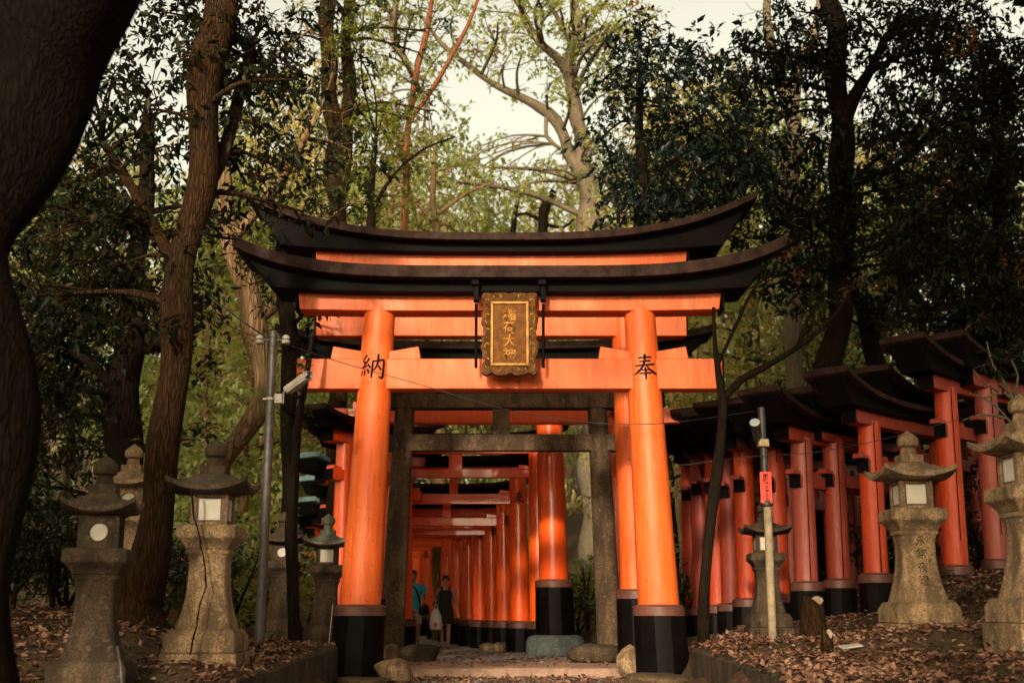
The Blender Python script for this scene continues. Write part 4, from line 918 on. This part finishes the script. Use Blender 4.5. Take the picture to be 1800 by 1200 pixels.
make_tree('hillside_tree', 'small crooked dark trees in the gap just above the centre of the torii roof', 'tree',
    [foot(S(40, (955, 1000, 22), (955, 420, 18), (958, 370, 16), (975, 335, 12))), S(40, (900, 420, 12), (905, 370, 10), (915, 340, 8)), S(40, (955, 390, 8), (925, 375, 6), (905, 380, 5)), S(40, (958, 395, 7), (990, 400, 6), (1010, 385, 5))],
    Bl(40, (960, 330, 34), (905, 335, 30), (930, 310, 30), (860, 330, 34), (985, 350, 24)), BARKD, LF_FAR, .2, .8)

# far woodland: four grown trees, copied
def proto(name, h, bark, leafm, leaf, dens, spread, low, seed):
    rnd = random.Random(seed); tr = [(0, 0, -.4, h * .016)] + [(rnd.uniform(-.04, .04) * h * q, rnd.uniform(-.04, .04) * h * q, h * q, h * .0145 * (1 - q * .8)) for q in (.2, .4, .6, .8, .95)]
    bl = []
    for i in range(32):
        q = low + (1 - low) * (i + .5) / 32; a = rnd.uniform(0, 6.28); rr = spread * h * (.45 + .55 * math.sin(math.pi * min(1, (q - low) / (1 - low) * .8 + .15))) * rnd.uniform(.35, 1)
        bl.append((Vector((rr * math.cos(a), rr * math.sin(a), h * q)), h * rnd.uniform(.065, .10)))
    return make_tree(name, '', 'tree', [tr], bl, bark, leafm, leaf, dens, per=14, twigs=3, wl=.5, nside=9)
def copy_tree(root, loc, rz, s, label, group):
    c = root.copy(); COL.objects.link(c); c.location = loc; c.rotation_euler = (0, 0, rz); c.scale = s; c['label'] = label; c['group'] = group
    for ch in root.children:
        k = ch.copy(); COL.objects.link(k); k.parent = c
    return c
DK = 1
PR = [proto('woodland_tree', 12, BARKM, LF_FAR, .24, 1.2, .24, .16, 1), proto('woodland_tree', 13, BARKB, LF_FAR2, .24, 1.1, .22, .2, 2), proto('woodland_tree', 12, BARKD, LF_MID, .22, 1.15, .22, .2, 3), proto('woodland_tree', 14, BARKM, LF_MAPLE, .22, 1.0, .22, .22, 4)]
FG = 'woodland trees on the hillside behind the torii'
FL = ['pale green woodland tree on the sunlit hillside behind the torii', 'warm tinted woodland tree on the sunlit hillside behind the torii', 'mid green bushy woodland tree on the hillside behind the torii', 'yellow green airy woodland tree on the hillside behind the torii']
used = [False] * 4
far = []
for (d, pxs, hs) in ((31, (-60, 60, 330, 430, 1190, 1330, 1480, 1640, 1780, 1900), 1.0), (38, (-40, 120, 240, 380, 480, 590, 1170, 1300, 1420, 1560, 1700, 1830), 1.1), (47, (0, 130, 260, 370, 460, 560, 660, 760, 850, 950, 1060, 1160, 1290, 1420, 1550, 1680, 1800), 1.1), (60, (60, 210, 340, 460, 570, 680, 780, 880, 980, 1090, 1200, 1350, 1500, 1650), 1.1), (76, (120, 330, 520, 690, 830, 960, 1110, 1280, 1480), 1.1)):
    for px_ in pxs: far.append((d + random.uniform(-2.5, 2.5), px_ + random.uniform(-25, 25), hs))
for d, px_, hs in far:
    k = random.choice((0, 0, 1, 2, 3, 0, 1)) if d > 36 and 300 < px_ < 1300 else (random.choice((0, 2, 1)) if d > 36 else (random.choice((0, 1)) if 300 < px_ < 620 or 1150 < px_ < 1600 else 2))
    x = (px_ - 900) / F * d; zg = gz(x, d)
    mid = 700 < px_ < 1120
    h = (Zat(random.uniform(310, 400), d) - zg) / 13 if mid else (Zat(random.uniform(200, 460) if px_ < 560 else random.uniform(120, 400) if px_ > 1240 else random.uniform(150, 300), d) - zg) / 13
    h = max(.4, min(h, 2.2)); s = (max(h * .85, .8) * random.uniform(.9, 1.1), max(h * .85, .8) * random.uniform(.9, 1.1), h)
    if not used[k]:
        o = PR[k]; o.location = (x, d, zg); o.scale = s; o['label'] = FL[k]; o['group'] = FG; used[k] = True
    else: copy_tree(PR[k], (x, d, zg), random.uniform(0, 6.28), s, FL[k], FG)

NL = 'dark off-frame canopy tree added on the near side to block sky and sun'; CT = None  # off-frame trees added to cut sky light and shade the sides
for x, y, s in ((1.5, 0, 1.5), (1.0, -2.5, 1.0), (1.8, -5, 1.1), (3.2, -2, 1.15), (4.5, -8, 1.4), (-8.2, 3.5, .48), (4.5, 2.0, 1.2), (7, 4.5, 1.3), (9, 8, 1.2), (10.5, 13, 1.2), (-5.3, 3.5, .42), (-5.1, 6.0, .38), (-6.6, 7.8, .42), (-8.0, 9.5, .5), (-8.5, 0, .55), (-9.5, 12, .8), (-16.5, 3, 1.3), (-16, 9, 1.4), (-11, 17, 1.2), (13, 18, 1.3), (6, -5, 1.3), (12, 0, 1.4), (5.5, 10.5, 1.2)):
    if CT is None:
        CT = proto('added_shade_tree', 13, BARKD, LF_DARK, .22, 1.2, .30, .52, 9); CT.location = (x, y, gz(x, y)); CT.scale = (s, s, s); CT['label'] = NL; CT['group'] = 'shade trees added on the near side'
    else: copy_tree(CT, (x, y, gz(x, y)), random.uniform(0, 6.28), (s, s, s), NL, 'shade trees added on the near side')
BKL = 'unseen squat tree added behind the viewpoint to block the low sky'
for i in range(26):  # flattened ring of unseen trees, added to close off the low sky
    a = R(-100 + i * 8 + random.uniform(-2, 2)); rr = random.uniform(22, 30); x, y = rr * math.sin(a), 3 - rr * math.cos(a)
    copy_tree(PR[2], (x, y, gz(x, y) - .5), random.uniform(0, 6.28), (1.7, 1.7, random.uniform(.40, .50)), BKL, 'unseen trees added to block the low sky')
# undergrowth bushes
def bush(seed, leafm, leaf):
    rnd = random.Random(seed); bl = [(Vector((rnd.uniform(-.6, .6), rnd.uniform(-.5, .5), rnd.uniform(.25, 1.0))), rnd.uniform(.25, .42)) for _ in range(11)]
    st_ = [[(0, 0, -.2, .035), (.05, 0, .3, .025), (.1, .05, .9, .01)], [(0, 0, 0, .025), (-.3, .1, .5, .015), (-.45, .1, .9, .006)], [(0, 0, 0, .025), (.3, -.1, .4, .015), (.5, -.1, .8, .006)]]
    return make_tree('bush', '', 'bush', st_, bl, BARKD, leafm, leaf, 1.1, twigs=4, nside=6)
BP = [bush(1, LF_DARK, .10), bush(2, LF_MID, .10), bush(3, LF_FAR, .12)]
BG = 'bushes of the undergrowth'
BLb = ['dark leafy bush in the undergrowth between lanterns and trees', 'mid green bush in the undergrowth behind the lanterns', 'pale sunlit bush on the hillside behind the torii']
ub = [False] * 3
for d, px_, k, s in [(15.5, 40, 0, 1.0), (16, 110, 0, .9), (17.5, 0, 1, 1.3), (18.5, 300, 1, 1.1), (18, 130, 1, 1.2), (20, 420, 1, 1.2), (21, 270, 2, 1.4), (22, 360, 2, 1.3), (24, 480, 2, 1.6), (25, 400, 2, 1.8), (23, 60, 1, 1.8), (24, 200, 1, 1.8), (26, 560, 2, 1.5),
        (27, 1030, 2, 1.2), (26, 1010, 1, 1.0), (29, 1060, 2, 1.6), (31, 1120, 2, 1.8), (32, 990, 2, 1.3), (24, 1200, 1, 1.1), (23, 1330, 0, 1.1), (22.5, 1440, 1, 1.2), (22, 1590, 0, 1.3), (22.5, 1650, 1, 1.4), (21.5, 1720, 0, 1.4), (21.5, 1780, 1, 1.5), (24, 1520, 2, 1.6), (26, 1380, 2, 1.8), (26, 1640, 2, 1.8), (19.5, 1620, 0, .8), (19.8, 1790, 0, .9), (20.0, 1710, 0, .9), (28, 300, 2, 2.0), (28, 120, 2, 2.0), (29, 450, 2, 2.0)]:
    x = (px_ - 900) / F * d; loc = (x, d, gz(x, d) - .05); ss = (s * 1.1, s * 1.1, s * random.uniform(.8, 1.15))
    if not ub[k]:
        o = BP[k]; o.location = loc; o.scale = ss; o['label'] = BLb[k]; o['group'] = BG; ub[k] = True
    else: copy_tree(BP[k], loc, random.uniform(0, 6.28), ss, BLb[k], BG)

# fallen leaves (uncountable)
def drift(X, Y):
    f = .5 + .28 * np.sin(X * 1.7 + Y * .9) + .22 * np.sin(X * 3.9 - Y * 2.7 + 1) + .2 * np.sin(Y * 4.3 + X * 6.1)
    return rng.random(len(X)) < np.clip(f + .15, .08, 1)
def litter(x0, x1, y0, y1, n, cond):
    X = rng.uniform(x0, x1, n * 3); Y = rng.uniform(y0, y1, n * 3); k = cond(X, Y); X, Y = X[k][:n], Y[k][:n]
    return X, Y
parts = [litter(-8, -2.45, 9, 19.5, 26000, lambda X, Y: drift(X, Y)), litter(2.5, 9, 9.5, 20, 34000, drift), litter(-1.9, 1.95, 14.5, 17.7, 2600, lambda X, Y: Y > 0), litter(-1.9, 1.9, 17.9, 26, 700, lambda X, Y: np.abs(X - path_c(Y)) < 1.5),
         litter(-2.6, -2.25, 9, 16.3, 500, lambda X, Y: Y > 0), litter(2.25, 2.65, 9, 16.1, 700, lambda X, Y: Y > 0)]
X = np.concatenate([p[0] for p in parts]); Y = np.concatenate([p[1] for p in parts])
Zg = ground(X, Y) + bumps(X, Y) * (np.abs(X - path_c(Y)) > 2.3)
onp = np.abs(X - path_c(Y)) < 2.0; Zg = np.where(onp, path_z(Y) + .012, Zg)
kz_ = np.interp(Y, [7, 10.5, 13.5, 16.35], [.18, .30, .385, .46]) + .012
onk = (np.abs(X) > 2.2) & (np.abs(X) < 2.68) & (Y < 16.3); Zg = np.where(onk, np.maximum(Zg, kz_), Zg)
n = len(X); hgt = rng.random(n) * .03 * (~onp) + .006
D_ = rng.normal(size=(n, 3)) * np.array([1, 1, .3]); N_ = np.array([0, 0, 1]) + rng.normal(size=(n, 3)) * .35
L_ = (.045 + .06 * rng.random(n)); me = leaf_mesh('fallen_leaves', np.stack([X, Y, Zg + hgt], -1), D_, N_, L_, L_ * .55)
tag(link('fallen_leaves', me, LITTER), 'brown fallen leaves covering both slopes', 'fallen leaves', None, 'stuff')

def scatter_xy(n):
    X = np.concatenate([rng.uniform(-7, -2.6, n // 2), rng.uniform(2.75, 8, n - n // 2)]); Y = rng.uniform(9.5, 19.5, n); return X, Y, ground(X, Y) + bumps(X, Y)
X, Y, Zg = scatter_xy(420); mb = MB()
for x, y, q in zip(X, Y, Zg):
    L = random.uniform(.08, .42); a = random.uniform(0, 6.28); k = Vector((math.cos(a), math.sin(a), random.uniform(-.08, .1))) * L; m = k * .5 + Vector((random.uniform(-.1, .1) * L, random.uniform(-.1, .1) * L, .01)); b = Vector((x, y, q + .03)); r = random.uniform(.003, .008)
    mb.tube([b, b + m, b + k], [r, r * .8, r * .4], 5)
tag(mb.build('fallen_twigs', BARKB, None, True), 'thin fallen twigs strewn over both leafy slopes', 'twigs', None, 'stuff')
X, Y, Zg = scatter_xy(260); bl = [(Vector((x, y, q + .03)), random.uniform(.035, .10)) for x, y, q in zip(X, Y, Zg) if math.sin(x * 2.1 + y) * math.sin(y * 1.3) > .1]
C_, D_, N_, L_ = clumps([(tuple(c), r) for c, r in bl], 1.5, .055, 8); D_[:, 2] = np.abs(D_[:, 2]) + .3
tag(link('weeds', leaf_mesh('weeds', C_, D_, N_, L_, L_ * .4), LF_MID), 'small green weeds sprouting through the fallen leaves', 'weeds', None, 'stuff')
# ------------------------------------------------------------------ people
SKIN = m_plain('skin', (.36, .19, .12), .5, .1, 20, .35, 0)
def skin_body(parent, H, J, name='body'):
    """J: list of (name, parent name, (x,y,z) as fractions of H, (rx,ry) metres)"""
    idx = {}; vs, es, rad = [], [], []
    for nm, pa, co, r in J:
        idx[nm] = len(vs); vs.append(Vector(co) * H); rad.append(r)
        if pa: es.append((idx[pa], idx[nm]))
    me = bpy.data.meshes.new(name); me.from_pydata(vs, es, []); o = link(name, me, SKIN, parent)
    m = o.modifiers.new('skin', 'SKIN'); m.use_smooth_shade = True
    for i, r in enumerate(rad): me.skin_vertices[0].data[i].radius = r; me.skin_vertices[0].data[i].use_root = (i == 0)
    s = o.modifiers.new('sub', 'SUBSURF'); s.levels = 2; s.render_levels = 2
    return o
def arm(J, s, sh, el, wr, fing, tag_):
    J += [('sh' + tag_, 'chest', sh, (.048, .048)), ('el' + tag_, 'sh' + tag_, el, (.036, .036)), ('wr' + tag_, 'el' + tag_, wr, (.024, .024))]
    d = (Vector(fing) - Vector(wr)); pm = Vector(wr) + d * .45; J.append(('pm' + tag_, 'wr' + tag_, tuple(pm), (.030, .018)))
    for k, (off, ln) in enumerate(((-.012, .8), (-.004, 1.0), (.004, .95), (.012, .75))):
        a = pm + d * .4 * ln + Vector((off * .5, off, 0)); b = a + d * .32 * ln + Vector((0, -.004, 0))
        J += [('f%d' % k + tag_, 'pm' + tag_, tuple(a), (.009, .009)), ('g%d' % k + tag_, 'f%d' % k + tag_, tuple(b), (.007, .007))]
    a = Vector(wr) + d * .35 + Vector((-s * .012, -.012, 0)); J += [('t' + tag_, 'pm' + tag_, tuple(a), (.010, .010)), ('u' + tag_, 't' + tag_, tuple(a + d * .3), (.008, .008))]
def leg(J, s, hip, kn, an, toe, tag_):
    J += [('hip' + tag_, 'pelvis', hip, (.075, .08)), ('kn' + tag_, 'hip' + tag_, kn, (.048, .052)), ('ca' + tag_, 'kn' + tag_, tuple(Vector(kn).lerp(Vector(an), .35) + Vector((0, .006, 0))), (.046, .05)), ('an' + tag_, 'ca' + tag_, an, (.030, .034)), ('to' + tag_, 'an' + tag_, toe, (.036, .022))]
def core(tilt=0):
    return [('pelvis', None, (0, 0, .53), (.125, .095)), ('waist', 'pelvis', (0, 0, .62), (.105, .08)), ('chest', 'waist', (0, 0, .755), (.12, .085)), ('neckb', 'chest', (0, .004, .825), (.06, .05)), ('neck', 'neckb', (0, -.002, .855), (.040, .042)),
            ('jaw', 'neck', (tilt, -.012, .885), (.052, .060)), ('face', 'jaw', (tilt, -.010, .925), (.068, .080)), ('skull', 'face', (tilt, -.002, .968), (.062, .074))]
def ell(mb, c, r, n=14, m=9, z0=-1, z1=1):
    rs = []
    for q in np.linspace(math.asin(z0), math.asin(z1), m): rs.append([(c[0] + r[0] * math.cos(q) * math.cos(t), c[1] + r[1] * math.cos(q) * math.sin(t), c[2] + r[2] * math.sin(q)) for t in np.linspace(0, 2 * math.pi, n, endpoint=False)])
    mb.rings(rs)
def oval(cx, cy, zz, rx, ry, n=20): return [(cx + rx * math.cos(t), cy + ry * math.sin(t), zz) for t in np.linspace(0, 2 * math.pi, n, endpoint=False)]
def face(root, H, tilt, hairm, bun):
    mb = MB(); ell(mb, (tilt * H, .012 * H, .95 * H), (.083, .088, .098), 18, 9, -.35, .999); 
    if bun: ell(mb, (tilt * H, .07 * H, .975 * H), (.05, .05, .05), 12, 7, -.99, .99)
    mb.build('hair', hairm, root, True)
    mb = MB(); ell(mb, (tilt * H, -.06 * H, .915 * H), (.012, .016, .022), 8, 6, -.99, .99); mb.build('nose', SKIN, root, True)
    for s in (-1, 1):
        mb = MB(); ell(mb, (tilt * H + s * .028, -.0585 * H, .932 * H), (.011, .006, .006), 8, 5, -.99, .99); mb.build('eye', INK, root, True)
        mb = MB(); ell(mb, (tilt * H + s * .073, .0, .922 * H), (.010, .02, .03), 8, 6, -.99, .99); mb.build('ear', SKIN, root, True)
    mb = MB(); ell(mb, (tilt * H, -.056 * H, .892 * H), (.022, .008, .005), 8, 5, -.99, .99); mb.build('mouth', m_plain('lip', (.25, .07, .06), .5), root, True)
HAIR = m_plain('hair_black', (.012, .009, .008), .4, .3, 30)
DRESS = m_plain('dress_black', (.012, .011, .011), .8, .3, 12)
TURQ = m_plain('shirt_turquoise', (.03, .36, .46), .75, .2, 9)
BEIGE = m_plain('shorts_beige', (.46, .36, .27), .8, .15, 10)
BAGW = m_plain('bag_white', (.70, .68, .64), .5, .08, 9)
# woman
H = 1.53; d = 27.6; p = P(782, 1139, d); wz = float(path_z(d)) + .006
w = empty('person', (p.x, d, wz), 0, 'person in a short black dress walking along the path carrying a white plastic bag', 'person')
J = core(.004); arm(J, -1, (-.105, 0, .800), (-.150, .02, .675), (-.135, -.085, .635), (-.125, -.125, .60), 'R'); arm(J, 1, (.105, 0, .800), (.135, .02, .640), (.175, -.02, .50), (.195, -.045, .435), 'L')
leg(J, -1, (-.055, 0, .50), (-.055, .03, .275), (-.05, .13, .06), (-.05, .08, .025), 'R'); leg(J, 1, (.055, 0, .50), (.045, -.06, .275), (.05, -.09, .04), (.055, -.165, .016), 'L')
skin_body(w, H, J); face(w, H, .004, HAIR, True)
mb = MB(); mb.rings([oval(0, 0, zz * H, rx, ry) for zz, rx, ry in ((.335, .20, .165), (.40, .192, .155), (.50, .180, .14), (.56, .160, .125), (.63, .132, .108), (.70, .145, .115), (.755, .150, .115), (.785, .140, .10), (.80, .10, .085))], False, False)
for s in (-1, 1): mb.tube([(s * .085, -.095, .775 * H), (s * .085, -.065, .828 * H), (s * .085, .03, .838 * H), (s * .085, .085, .78 * H)], .018, 8)
mb.build('dress', DRESS, w, True)
for s, (an, toe) in ((-1, ((-.05, .13, .06), (-.05, .08, .025))), (1, ((.05, -.09, .04), (.055, -.165, .016)))):
    a, b = Vector(an) * H, Vector(toe) * H; mb = MB(); ell(mb, tuple((a + b) / 2 + Vector((0, 0, -.03 if s > 0 else -.04))), (.04, .11, .018), 12, 6, -.99, .99); mb.build('shoe', DRESS, w, True)
bg_ = empty('plastic_bag', (p.x - .19, d - .20, wz + .585 * H), 0, 'white plastic carrier bag held by the person in the black dress', 'bag')
mb = MB(); mb.rings([oval(0, 0, zz, rx, ry, 16) for zz, rx, ry in ((-.50, .10, .05), (-.49, .125, .075), (-.36, .135, .085), (-.22, .12, .075), (-.12, .075, .05), (-.07, .04, .03))], True, False); mb.build('sack', BAGW, bg_, True)
for s in (-1, 1):
    mb = MB(); mb.tube([(s * .03, 0, -.08), (s * .035, 0, -.03), (s * .012, 0, .025), (0, 0, .03)], [.016, .012, .008, .008], 8); mb.build('handle', BAGW, bg_, True)
mb = MB(); mb.prism([(-.05, -.45), (.02, -.46), (.06, -.38), (.0, -.33), (-.04, -.37)], -.088, -.0865); mb.build('print', SIGNR, bg_)
# cloth over the arm
mb = MB(); mb.rings([oval(-.215, -.02, wz * 0 + zz * H, rx, ry, 12) for zz, rx, ry in ((.50, .02, .04), (.56, .045, .08), (.63, .055, .085), (.655, .04, .06))]); mb.build('draped_jacket', DRESS, w, True)
# man
H = 1.66; d = 28.2; p = P(725, 1139, d); wz = float(path_z(d)) + .006
w = empty('person', (p.x, d, wz), R(8), 'person in a turquoise shirt and beige shorts half hidden by the stone torii pillar', 'person')
J = core(0); arm(J, -1, (-.115, 0, .800), (-.15, -.02, .66), (-.06, -.11, .66), (-.0, -.13, .67), 'R'); arm(J, 1, (.115, 0, .800), (.155, .0, .655), (.125, -.09, .57), (.10, -.12, .52), 'L')
leg(J, -1, (-.055, 0, .50), (-.06, -.04, .275), (-.06, -.05, .04), (-.065, -.125, .016), 'R'); leg(J, 1, (.06, 0, .50), (.07, .0, .275), (.075, .08, .045), (.08, .02, .018), 'L')
skin_body(w, H, J); face(w, H, 0, HAIR, False)
mb = MB(); mb.rings([oval(0, 0, zz * H, rx, ry) for zz, rx, ry in ((.50, .185, .14), (.56, .18, .135), (.65, .175, .13), (.74, .18, .13), (.795, .165, .115), (.825, .11, .085), (.835, .07, .06))], False, False)
for s, el_ in ((-1, (-.145, -.012, .69)), (1, (.145, .0, .69))): mb.tube([(s * .095 * H, 0, .805 * H), (s * .125 * H, 0, .765 * H), Vector(el_) * H], [.075, .075, .068], 14, 0, False)
mb.build('shirt', TURQ, w, True)
mb = MB(); mb.rings([oval(0, 0, zz * H, rx, ry) for zz, rx, ry in ((.455, .175, .13), (.54, .165, .125))], True, False)
for s, kn in ((-1, (-.06, -.035, .30)), (1, (.068, .0, .30))): mb.tube([(s * .052 * H, 0, .50 * H), Vector(kn) * H], [.105, .088], 16)
mb.build('shorts', BEIGE, w, True)
for s, (an, toe) in ((-1, ((-.06, -.05, .04), (-.065, -.125, .016))), (1, ((.075, .08, .045), (.08, .02, .018)))):
    a, b = Vector(an) * H, Vector(toe) * H; mb = MB(); ell(mb, tuple((a + b) / 2 + Vector((0, 0, -.005))), (.048, .12, .035), 12, 6, -.99, .99); mb.build('shoe', HAIR, w, True)
sb = empty('shoulder_bag', (p.x + .225, d - .02, wz + .50 * H), R(8), 'black shoulder bag at the hip of the person in the turquoise shirt', 'bag')
mb = MB(); mb.rings([oval(0, 0, zz, rx, ry, 16) for zz, rx, ry in ((-.14, .08, .05), (-.12, .13, .07), (.0, .14, .075), (.09, .10, .055), (.11, .04, .03))]); mb.build('bag_body', DRESS, sb, True)
mb = MB(); mb.tube([(-.06, 0, .08), (-.12, -.10, .30), (-.20, -.13, .45), (-.36, -.06, .56), (-.40, .05, .53)], .014, 8); mb.build('strap', DRESS, sb, True)

# ------------------------------------------------------------------ light, sky, camera
az, el = math.atan2(-.20, -.98), R(17)
sd_ = Vector((math.sin(az) * math.cos(el), math.cos(az) * math.cos(el), math.sin(el)))
sl_ = bpy.data.lights.new('sun', 'SUN'); sl_.energy = 2.05; sl_.angle = R(3.5); sl_.color = (1, .86, .66)
so = bpy.data.objects.new('sun', sl_); COL.objects.link(so); so.rotation_euler = (-sd_).to_track_quat('-Z', 'Y').to_euler(); so.location = (0, 0, 40)
wd = bpy.data.worlds.new('World'); sc.world = wd; wd.use_nodes = True; nt = wd.node_tree; nt.nodes.clear()
sky = nt.nodes.new('ShaderNodeTexSky'); sky.sky_type = 'NISHITA'; sky.sun_disc = False; sky.sun_elevation = el; sky.sun_rotation = az; sky.air_density = 1.2; sky.dust_density = 4.0; sky.ozone_density = .6
hs = nt.nodes.new('ShaderNodeHueSaturation'); hs.inputs['Saturation'].default_value = .30
mx = nt.nodes.new('ShaderNodeMix'); mx.data_type = 'RGBA'; mx.blend_type = 'MULTIPLY'; mx.inputs[0].default_value = 1; mx.inputs[7].default_value = (1.0, .905, .67, 1)
bgn = nt.nodes.new('ShaderNodeBackground'); bgn.inputs['Strength'].default_value = .125; wo = nt.nodes.new('ShaderNodeOutputWorld')
nt.links.new(sky.outputs[0], hs.inputs['Color']); nt.links.new(hs.outputs[0], mx.inputs[6]); nt.links.new(mx.outputs[2], bgn.inputs['Color']); nt.links.new(bgn.outputs[0], wo.inputs['Surface'])

cam = bpy.data.cameras.new('camera'); co = bpy.data.objects.new('camera', cam); COL.objects.link(co); sc.camera = co
co.location = (0, 0, EYE); co.rotation_euler = (math.pi / 2 + PITCH, 0, 0)
cam.sensor_width = 36; cam.lens = 36 * F / 1800; cam.clip_start = .1; cam.clip_end = 1000
cam.dof.use_dof = True; cam.dof.focus_distance = 15.6; cam.dof.aperture_fstop = 1.4
sc.view_settings.view_transform = 'Standard'; sc.view_settings.look = 'None'; sc.view_settings.exposure = 1.35; sc.view_settings.gamma = 1
sc.cycles.use_denoising = True
sc.cycles.max_bounces = 12; sc.cycles.diffuse_bounces = 9; sc.cycles.transmission_bounces = 3
